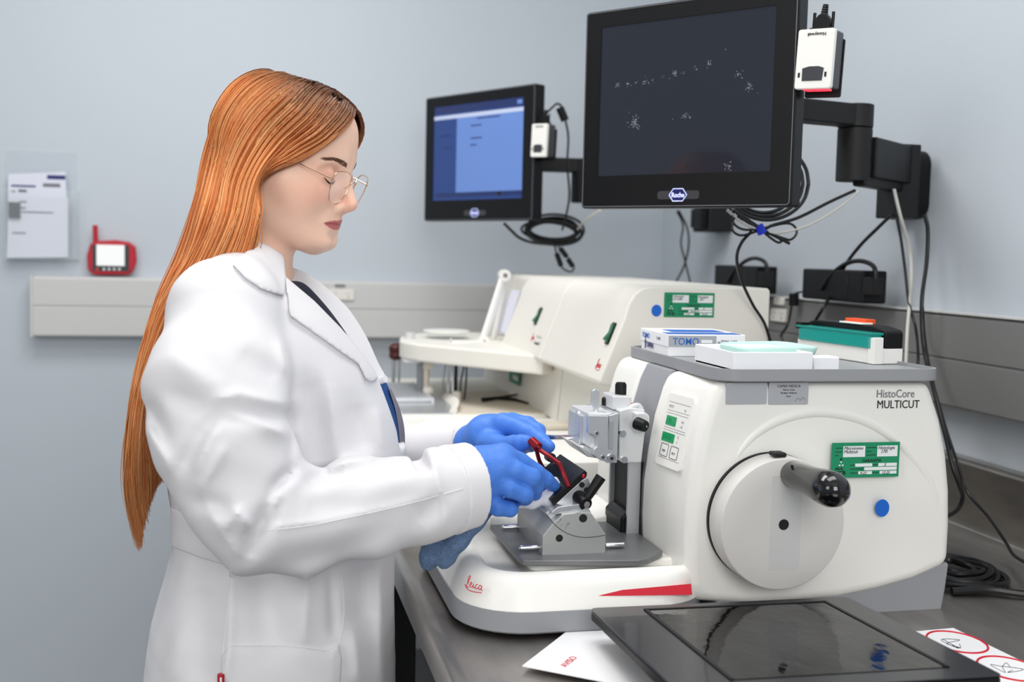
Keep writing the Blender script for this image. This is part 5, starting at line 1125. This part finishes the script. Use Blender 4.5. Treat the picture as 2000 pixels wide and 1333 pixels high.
# folds: outlines on the near side (photo sight lines on the plane Y = 1.3), half width, height, 1 = crisp crest
FR2 = [([(567, 814), (435, 814), (402, 836)], .010, -.0055, 0), ([(561, 792), (468, 770), (413, 781)], .010, .0045, 1), ([(435, 808), (500, 822), (561, 850)], .009, .0060, 1), ([(402, 841), (358, 913)], .010, -.005, 0),
       ([(435, 819), (402, 869), (380, 924)], .010, .0055, 1), ([(440, 872), (391, 957)], .010, .0045, 1), ([(569, 922), (534, 962)], .008, -.010, 0), ([(569, 930), (545, 960), (528, 1010)], .008, .0075, 1),
       ([(545, 968), (506, 1034), (484, 1089)], .011, -.0075, 0), ([(462, 995), (435, 1034)], .011, .006, 1), ([(457, 993), (490, 1034)], .010, .006, 1), ([(385, 975), (457, 1003)], .011, -.0045, 0), ([(395, 960), (420, 1020), (470, 1090)], .010, .004, 1),
       ([(506, 1034), (640, 1016), (760, 992), (858, 966)], .0028, .0016, 1), ([(640, 920), (680, 902), (730, 891)], .011, .0055, 1), ([(600, 945), (671, 915)], .010, -.005, 0), ([(776, 905), (825, 890)], .010, -.0035, 0), ([(866, 973), (815, 1014)], .014, -.006, 0),
       ([(842, 890), (864, 973), (872, 1034)], .006, .0035, 1), ([(517, 1105), (655, 1078), (765, 1030)], .017, -.0045, 0), ([(700, 960), (820, 930)], .016, .003, 0), ([(600, 990), (700, 985)], .016, -.003, 0),
       ([(561, 731), (566, 800), (569, 920)], .007, -.0035, 0), ([(545, 665), (560, 730), (562, 792)], .008, .0035, 1), ([(600, 748), (622, 902)], .015, -.0045, 0), ([(642, 750), (660, 890)], .014, .0045, 1), ([(690, 790), (706, 880)], .014, -.004, 0), ([(735, 800), (748, 875)], .012, .003, 1),
       ([(292, 781), (325, 869)], .009, -.0045, 0), ([(290, 836), (336, 924)], .009, .0045, 1), ([(340, 700), (400, 745), (440, 760)], .014, .0035, 0), ([(330, 770), (400, 800)], .012, -.004, 0), ([(470, 690), (540, 740)], .014, -.0035, 0),
       ([(646, 1122), (652, 1240)], .006, -.003, 0), ([(517, 1133), (532, 1260)], .02, -.008, 0), ([(452, 1127), (448, 1260), (436, 1333)], .009, .0045, 1), ([(600, 1130), (590, 1260)], .02, .006, 1), ([(700, 1110), (712, 1215)], .02, -.007, 0), ([(740, 1110), (745, 1333)], .012, .004, 1),
       ([(380, 1116), (300, 1290)], .017, -.004, 0), ([(360, 1090), (340, 1200), (338, 1333)], .018, .004, 0), ([(400, 1150), (395, 1333)], .02, -.005, 0), ([(690, 1230), (700, 1333)], .018, .005, 1)]
FR2 = [([at(x, y, Y=1.3) for x, y in pts], w_, amp, cr) for pts, w_, amp, cr in FR2]
def folds(P):
    k = 1.3/np.maximum(P[1], .2); X_ = P[0]*k; Z_ = CAM.z+(P[2]-CAM.z)*k; near = np.clip((1.42-P[1])/.04, 0, 1); o = 0
    for pts, w_, amp, cr in FR2:
        L = sum((q-p).length for p, q in zip(pts[:-1], pts[1:])); acc = 0; best = None; tp = None
        for p, q in zip(pts[:-1], pts[1:]):
            ex, ez = q.x-p.x, q.z-p.z; l2 = ex*ex+ez*ez; l_ = math.sqrt(l2); t = np.clip(((X_-p.x)*ex+(Z_-p.z)*ez)/l2, 0, 1)
            d = np.hypot(X_-p.x-ex*t, Z_-p.z-ez*t); u = (acc+t*l_)/L; acc += l_
            if best is None: best, tp = d, u
            else: m = d < best; best = np.where(m, d, best); tp = np.where(m, u, tp)
        prof = np.exp(-(np.sqrt(best**2+.0022**2)-.0022)/(w_*.75)) if cr else np.exp(-(best/w_)**2)
        o = o+1.9*amp*prof*(.35+.65*np.clip(4*tp*(1-tp), 0, 1)**.6)
    return o*near
# front opening of the near panel: everything in front of this line (towards +x) on the near side is cut away
OPEN = [(470, 556), (545, 559), (600, 622), (660, 684), (700, 717), (726, 736), (770, 752), (814, 768), (847, 779), (885, 785), (900, 795), (960, 800), (1800, 960)]
oz = np.array([at(x, y, Y=1.40).z for y, x in OPEN[:-1]]); ox = np.array([at(x, y, Y=1.40).x for y, x in OPEN[:-1]])
def open_x(z): return np.interp(z, oz[::-1], ox[::-1])
def coat_core(P):
    t = torso(P)
    ar = chain(P, RARM, .022); ar = smax(ar, (P[0]-CUT0[0])*CUTN[0]+(P[1]-CUT0[1])*CUTN[1]+(P[2]-CUT0[2])*CUTN[2], .004)
    al = chain(P, LARM, .03); al = smax(al, (P[0]-CUL0[0])*CULN[0]+(P[1]-CUL0[1])*CULN[1]+(P[2]-CUL0[2])*CULN[2], .004)
    d = smin(t, ar, .016); d = smin(d, al, .016)
    d = smin(d, rc(P, A3(480, 548, 1.43), A3(435, 600, 1.36), .045, .055), .03); d = smin(d, rc(P, A3(500, 548, 1.58), A3(560, 620, 1.66), .040, .055), .03)
    return d
def coat(P):
    d = coat_core(P); m = np.abs(d) < .028; Q = (P[0][m], P[1][m], P[2][m])
    d[m] -= (folds(Q)+.0024*waves(Q, 3, 7, 28, 70)+.0009*waves(Q, 5, 6, 110, 200)).astype(np.float32)
    # the V opening down to the top button
    zlow = at(785, 884, Y=1.4).z; neckz = zt(486)
    v_ = np.maximum(open_x(P[2]).astype(np.float32)-P[0], zlow-P[2]); v_ = np.maximum(np.maximum(v_, P[1]-1.60), P[0]-.203)
    d = smax(d, -v_, .003)
    return d
v, f = surfnet(coat, (-.24, 1.13, .50), (.33, 1.80, 1.37), .0034)
v = relax(v, f, 2, .4)
npmesh('lab_coat', v, f, 'coat_cloth', pw)
CB = BVHTree.FromPolygons([tuple(p) for p in v], [tuple(int(i) for i in q) for q in f])
# shirt under the coat
def shirt(P):
    d = torso(P, -.018); return smax(d, P[2]-zt(528)-(P[0]-at(500, 528, Y=1.5).x)*-.6*0, .01)
v, f = surfnet(lambda P: smax(smax(shirt(P), at(500, 900, Y=1.5).z-P[2], .005), (P[2]-at(560, 548, Y=1.5).z)-.0*(P[0]), .01), (-.14, 1.31, .9), (.24, 1.72, 1.36), .005)
npmesh('scrub_top', v, f, 'scrub_navy', pw)
def patch(poly, thick, name, m, Y=1.3, far=False, h=.0024, yb=None, bulge=0, core=None):
    """cloth piece with the given outline lying on the coat surface"""
    q = [at(x, y, Y=Y) for x, y in poly]; px = np.array([p.x for p in q]); pz = np.array([p.z for p in q]); n = len(px)
    def fn(P):
        dm = np.full(P[0].shape, 1e9, np.float32); ins = np.zeros(P[0].shape, bool)
        kx = (P[1]-CAM.y)/(Y-CAM.y); X_ = P[0]/kx; Z_ = CAM.z+(P[2]-CAM.z)/kx
        for i in range(n):
            j = (i+1) % n; ex, ez = px[j]-px[i], pz[j]-pz[i]; L = ex*ex+ez*ez+1e-12; t = np.clip(((X_-px[i])*ex+(Z_-pz[i])*ez)/L, 0, 1)
            dm = np.minimum(dm, np.hypot(X_-px[i]-ex*t, Z_-pz[i]-ez*t)); c_ = ((pz[i] > Z_) != (pz[j] > Z_)) & (X_ < (px[j]-px[i])*(Z_-pz[i])/(pz[j]-pz[i]+1e-12)+px[i]); ins ^= c_
        d2 = np.where(ins, -dm, dm); base = (core or coat_core)(P); m = np.abs(base) < .03; Q = (P[0][m], P[1][m], P[2][m]); base[m] -= (folds(Q)+.0024*waves(Q, 3, 7, 28, 70)).astype(np.float32)
        d = np.maximum(base-thick-bulge*np.clip(-d2/.01, 0, 1), -(base+.004)); d = smax(d, d2, .0008); return np.maximum(d, P[1]-YC) if not far else np.maximum(d, YC-P[1])
    lo = (px.min()*(1.0)-.02, 1.15 if not far else YC, pz.min()-.02); hi = (px.max()+.03, YC if not far else 1.8, pz.max()+.02)
    v, f = surfnet(fn, lo, hi, h); v = relax(v, f, 1, .4); return npmesh(name, v, f, m, pw)
patch([(503, 478), (486, 487), (454, 517), (479, 544), (512, 566), (556, 579), (558, 545), (546, 533), (524, 506)], .0045, 'collar', 'coat_fold', 1.38, bulge=.001)
patch([(557, 540), (558, 560), (563, 592), (566, 617), (610, 648), (660, 684), (700, 712), (716, 744), (728, 746), (738, 740), (729, 723), (708, 693), (666, 641), (614, 588)], .0045, 'lapel', 'coat_fold', 1.38, bulge=.0008)
# far lapel: a folded cloth strip standing off the chest
b = MB(); rowsA = [(566, 521), (600, 534), (631, 556), (660, 582), (686, 610), (717, 660), (739, 709), (756, 739)]; rowsB = [(560, 545), (574, 570), (594, 597), (618, 625), (646, 655), (682, 690), (720, 727), (744, 748)]
L0 = [at(x, y, Y=1.535) for x, y in rowsA]; L1 = [at(x, y, Y=1.46) for x, y in rowsB]
L0, L1 = _cr(L0, 4), _cr(L1, 4)
b.loft([[p+Vector((0, 0, .0)), p+Vector((-.004, .010, 0)), q+Vector((-.004, .004, 0)), q] for p, q in zip(L0, L1)]); b.build('far_lapel', 'coat_fold', pw, bevel=.001)
# shirt edge and coat lining seen below the lapels
b = MB(); ra = [(690, 720), (722, 752), (745, 796), (758, 838), (764, 885)]; rb_ = [(752, 742), (766, 772), (777, 806), (783, 842), (783, 885)]
S0 = _cr([at(x, y, Y=1.43) for x, y in ra], 4); S1 = _cr([at(x, y, Y=1.48) for x, y in rb_], 4)
b.loft([[p, q, q+Vector((-.004, .02, 0)), p+Vector((-.02, .02, 0))] for p, q in zip(S0, S1)]); b.build('scrub_front', 'scrub_blue', pw, bevel=.001)
b = MB(); S2 = _cr([at(x, y, Y=1.485) for x, y in [(764, 760), (780, 796), (790, 838), (791, 888)]], 4); S3 = _cr([at(x, y, Y=1.47) for x, y in [(760, 762), (772, 800), (779, 842), (781, 888)]], 4)
b.loft([[p, q, q+Vector((0, .012, 0)), p+Vector((0, .012, 0))] for p, q in zip(S2, S3)]); b.build('coat_lining', 'coat_inner', pw)
p = at(746, 741, Y=1.44); MB().cyl(p+Vector((.004, -.004, .001)), p+Vector((-.002, .002, -.002)), .0050, n=20).build('button', 'coat_fold', pw)
b = MB(); p = at(679, 626, Y=1.525); b.tube([p, p+Vector((.004, 0, -.006)), p+Vector((.006, 0, -.010))], .0028, 8, 3); b.build('blue_badge', 'blue_print', pw)
# stitched seams, belt and pocket
patch([(333, 990), (385, 1012), (450, 1032), (520, 1045), (520, 1118), (448, 1107), (390, 1090), (334, 1068)], .0045, 'belt', 'coat_fold', 1.33, bulge=.002, core=torso)
patch([(432, 1283), (448, 1262), (560, 1262), (640, 1272), (662, 1258), (668, 1290), (664, 1360), (430, 1360)], .0045, 'pocket', 'coat_fold', 1.33, bulge=.002, core=torso)
def seam(pts, Y0, name='seam'):
    out = []; pts = [(p.x, p.y) for p in _cr([Vector((x, y, 0)) for x, y in pts], 6)]
    for x, y in pts:
        o_ = CAM; d_ = (at(x, y, Y=Y0)-CAM).normalized(); h_ = CB.ray_cast(o_, d_)
        if h_[0] is not None: out.append(h_[0]+h_[1]*.0002)
    if len(out) > 1: MB().tube(out, .0006, 5, 1).build(name, 'coat_fold', pw)
seam([(520, 1037), (600, 1028), (680, 1012), (760, 994), (830, 976), (905, 955)], 1.3, 'sleeve_seam')
seam([(470, 590), (452, 640), (446, 700)], 1.3, 'shoulder_seam') if False else None
seam([(450, 1115), (446, 1180), (438, 1250), (432, 1330)], 1.3, 'side_seam')
seam([(668, 1125), (672, 1200), (664, 1255)], 1.3, 'side_seam')
for k in range(9): seam([(452+k*23, 1285), (450+k*23, 1330)], 1.3, 'pocket_rib')
pn = thing('red_pen', tuple(at(432, 1320, Y=1.29)), 'red and white pen clipped in the woman\'s coat pocket', 'pen')
h_ = CB.ray_cast(CAM, (at(432, 1325, Y=1.3)-CAM).normalized()); q = h_[0] if h_[0] is not None else at(432, 1325, Y=1.3)
MB().cyl(q+Vector((0, -.009, .008)), q+Vector((0, -.008, -.10)), .0042, n=16).build('barrel', 'red_plastic', pn)
MB().box(q.x-.0012, q.x+.0012, q.y-.0165, q.y-.0135, q.z-.03, q.z+.006).build('clip', 'white_abs', pn)
# trousers and shoes (below the frame)
hx, zb_ = at(500, 1500, Y=1.5).x, .62
def legs(P):
    a = rc(P, (hx, 1.60, .66), (hx+.02, 1.59, .10), .085, .055); b_ = rc(P, (hx, 1.41, .66), (hx-.01, 1.42, .10), .085, .055); return smax(smin(a, b_, .01), .09-P[2], .005)
v, f = surfnet(legs, (hx-.15, 1.25, .07), (hx+.16, 1.75, .76), .012); npmesh('trousers', v, f, 'trousers', pw)
for y_, dx in ((1.59, .02), (1.42, -.01)):
    def shoe(P): return smax(smin(rc(P, (hx+dx-.03, y_, .045), (hx+dx+.15, y_, .035), .045, .038), rc(P, (hx+dx-.02, y_, .05), (hx+dx-.01, y_, .12), .043, .045), .03), -P[2]+.002, .004)
    v, f = surfnet(shoe, (hx-.12, y_-.07, -.01), (hx+.24, y_+.07, .16), .008); npmesh('shoe', v, f, 'black_matte', pw)

# cuff bands
def band(name, arm, c0, cn, w_, lo, hi):
    def fn(P):
        d = chain(P, arm, .022); m = np.abs(d) < .03; Q = (P[0][m], P[1][m], P[2][m]); d[m] -= (folds(Q)+.0024*waves(Q, 3, 7, 28, 70)+.0009*waves(Q, 5, 6, 110, 200)+.0020).astype(np.float32); p_ = (P[0]-c0[0])*cn[0]+(P[1]-c0[1])*cn[1]+(P[2]-c0[2])*cn[2]
        return np.maximum(np.maximum(d, p_-.001), -(p_+w_))
    v, f = surfnet(fn, lo, hi, .0020); v = relax(v, f, 1, .2); npmesh(name, v, f, 'coat_fold', pw)
band('cuff', RARM, CUT0, CUTN, .030, (.16, 1.25, .97), (.32, 1.41, 1.14))
band('cuff', LARM, CUL0, CULN, .026, (.22, 1.47, 1.03), (.38, 1.66, 1.17))

# ---- gloves
def hand(name, chains, palm, lo, hi, cuts, h=.0016):
    def fn(P):
        d = None; u = None
        for a, b_, r1, r2 in palm:
            e = rc(P, a, b_, r1, r2); d = e if d is None else smin(d, e, .013)
        for ch in chains: e = chain(P, ch, .0025); u = e if u is None else smin(u, e, .0012)
        d = smin(d, u, .006)
        d = d-.0004*waves(P, 11, 8, 260, 620)-.0005*waves(P, 12, 6, 90, 200)
        for c_, a, w_, amp in cuts: d = d-amp*np.exp(-rc(P, c_, a, 0, 0)/w_)
        return d
    v, f = surfnet(fn, lo, hi, h); v = relax(v, f, 1, .3); return npmesh(name, v, f, 'glove_blue', pw)
R = A3
palm = [(R(892, 948, 1.33), R(930, 934, 1.325), .027, .031), (R(925, 920, 1.32), R(984, 893, 1.322), .025, .0150), (R(925, 932, 1.32), R(980, 915, 1.312), .026, .0150), (R(925, 950, 1.322), R(970, 940, 1.314), .027, .0150), (R(925, 965, 1.33), R(952, 974, 1.322), .022, .0140), (R(930, 930, 1.345), R(975, 925, 1.35), .024, .016), (R(928, 898, 1.33), R(975, 887, 1.33), .014, .010)]
chains = [
 [(R(984, 893, 1.324), .0148), (R(1016, 904, 1.330), .0122), (R(1046, 922, 1.334), .0108), (R(1066, 937, 1.341), .0098), (R(1082, 950, 1.347), .0080)],
 [(R(980, 914, 1.312), .0150), (R(1008, 921, 1.306), .0126), (R(1038, 933, 1.305), .0116), (R(1046, 950, 1.318), .0102), (R(1045, 965, 1.330), .0088)],
 [(R(970, 938, 1.314), .0150), (R(996, 954, 1.302), .0122), (R(1024, 965, 1.303), .0112), (R(1026, 972, 1.320), .0098), (R(1010, 974, 1.336), .0085)],
 [(R(950, 974, 1.322), .0140), (R(972, 991, 1.310), .0114), (R(996, 995, 1.312), .0098), (R(998, 990, 1.330), .0088), (R(990, 984, 1.342), .0078)],
 [(R(940, 915, 1.355), .0160), (R(985, 925, 1.378), .0130), (R(1030, 938, 1.378), .0112), (R(1062, 950, 1.368), .0098), (R(1076, 956, 1.362), .0080)]]
cr_ = lambda x0, y0, x1, y1, Y, w_=.0012, a=-.0012: (R(x0, y0, Y), R(x1, y1, Y), w_, a)
cuts = [cr_(1000, 908, 1010, 926, 1.298), cr_(1004, 906, 1016, 922, 1.298), cr_(1022, 916, 1030, 930, 1.295, .001, -.0008), cr_(985, 948, 988, 968, 1.295), cr_(990, 944, 990, 960, 1.295), cr_(1046, 906, 1040, 918, 1.325, .001, -.0009), cr_(1052, 910, 1046, 921, 1.325, .001, -.0009), cr_(1064, 925, 1056, 934, 1.33, .0009, -.0008), cr_(1070, 930, 1062, 940, 1.33, .0009, -.0008), cr_(940, 975, 942, 1000, 1.30, .0014, -.0016), cr_(935, 960, 975, 930, 1.29, .005, .0012), cr_(940, 930, 985, 905, 1.29, .005, .0012)]
hand('glove', chains, palm, (.225, 1.27, 1.0), (.405, 1.42, 1.145), cuts)
palm = [(R(925, 868, 1.52), R(955, 858, 1.50), .029, .028), (R(950, 850, 1.495), R(982, 830, 1.475), .026, .0150), (R(955, 848, 1.50), R(998, 830, 1.495), .026, .0150), (R(958, 855, 1.51), R(1010, 842, 1.515), .024, .0150), (R(958, 862, 1.515), R(1000, 858, 1.53), .022, .0145), (R(948, 862, 1.490), R(966, 864, 1.475), .022, .0165)]
chains = [
 [(R(984, 830, 1.472), .0150), (R(1008, 835, 1.455), .0126), (R(1038, 848, 1.430), .0116), (R(1058, 862, 1.412), .0104), (R(1072, 873, 1.398), .0082)],
 [(R(1000, 829, 1.495), .0150), (R(1030, 831, 1.480), .0124), (R(1050, 843, 1.462), .0110), (R(1052, 858, 1.447), .0098), (R(1044, 866, 1.44), .0085)],
 [(R(1008, 842, 1.515), .0145), (R(1034, 846, 1.505), .0118), (R(1046, 858, 1.485), .0105), (R(1036, 870, 1.47), .0095), (R(1024, 872, 1.462), .0082)],
 [(R(998, 858, 1.53), .0140), (R(1018, 864, 1.525), .0108), (R(1026, 872, 1.505), .0096), (R(1016, 880, 1.49), .0085), (R(1006, 880, 1.482), .0075)],
 [(R(956, 868, 1.465), .0175), (R(984, 870, 1.430), .0132), (R(1004, 868, 1.408), .0120), (R(1018, 866, 1.394), .0112), (R(1028, 863, 1.386), .0092)]]
cuts = [(R(988, 851, 1.43), R(1014, 853, 1.42), .005, -.0035), cr_(975, 832, 984, 852, 1.45), cr_(981, 836, 990, 852, 1.445), cr_(1012, 838, 1010, 852, 1.44), cr_(1030, 842, 1028, 852, 1.42), cr_(1000, 860, 1001, 876, 1.39), cr_(1048, 852, 1040, 860, 1.41), cr_(1016, 852, 1024, 880, 1.37, .0008, -.0006)]
hand('glove', chains, palm, (.225, 1.35, 1.02), (.42, 1.60, 1.18), cuts)

# towel and tissue held by the right hand
def towel(P):
    d = chain(P, [(R(952, 990, 1.340), .012), (R(925, 1015, 1.34), .014), (R(895, 1055, 1.342), .0125), (R(872, 1090, 1.345), .0100), (R(866, 1102, 1.345), .0065)], .008)
    e = chain(P, [(R(945, 990, 1.362), .012), (R(895, 1025, 1.365), .016), (R(852, 1066, 1.362), .0165), (R(838, 1092, 1.360), .0125), (R(834, 1104, 1.36), .0065)], .008)
    d = smin(d, e, .003)
    d = d-ridges(P, [(R(950, 1000, 1.325), R(880, 1088, 1.33), .004, .004), (R(900, 1010, 1.34), R(835, 1080, 1.345), .004, -.005), (R(890, 1040, 1.34), R(848, 1100, 1.345), .004, .004), (R(935, 1010, 1.32), R(905, 1050, 1.325), .003, -.004)])
    return d-.0012*waves(P, 21, 8, 80, 200)
v, f = surfnet(towel, (.16, 1.29, .94), (.34, 1.42, 1.07), .0028)
t = npmesh('blue_towel', v, f, 'towel'); tag(t, 'bunched dark blue cloth hanging from the woman\'s right hand over the bench edge', 'cloth')
def tis(P):
    d = chain(P, [(R(1008, 986, 1.338), .006), (R(1040, 978, 1.345), .009), (R(1075, 972, 1.352), .009), (R(1094, 958, 1.356), .006)], .01)
    d = smin(d, rc(P, R(1084, 940, 1.362), R(1092, 958, 1.358), .005, .006), .008)
    return d-.002*waves(P, 31, 8, 180, 420)
v, f = surfnet(tis, (.28, 1.31, 1.0), (.42, 1.40, 1.1), .002)
t = npmesh('white_tissue', v, f, 'tissue'); tag(t, 'crumpled white tissue pinched under the right gloved fingertips', 'tissue')
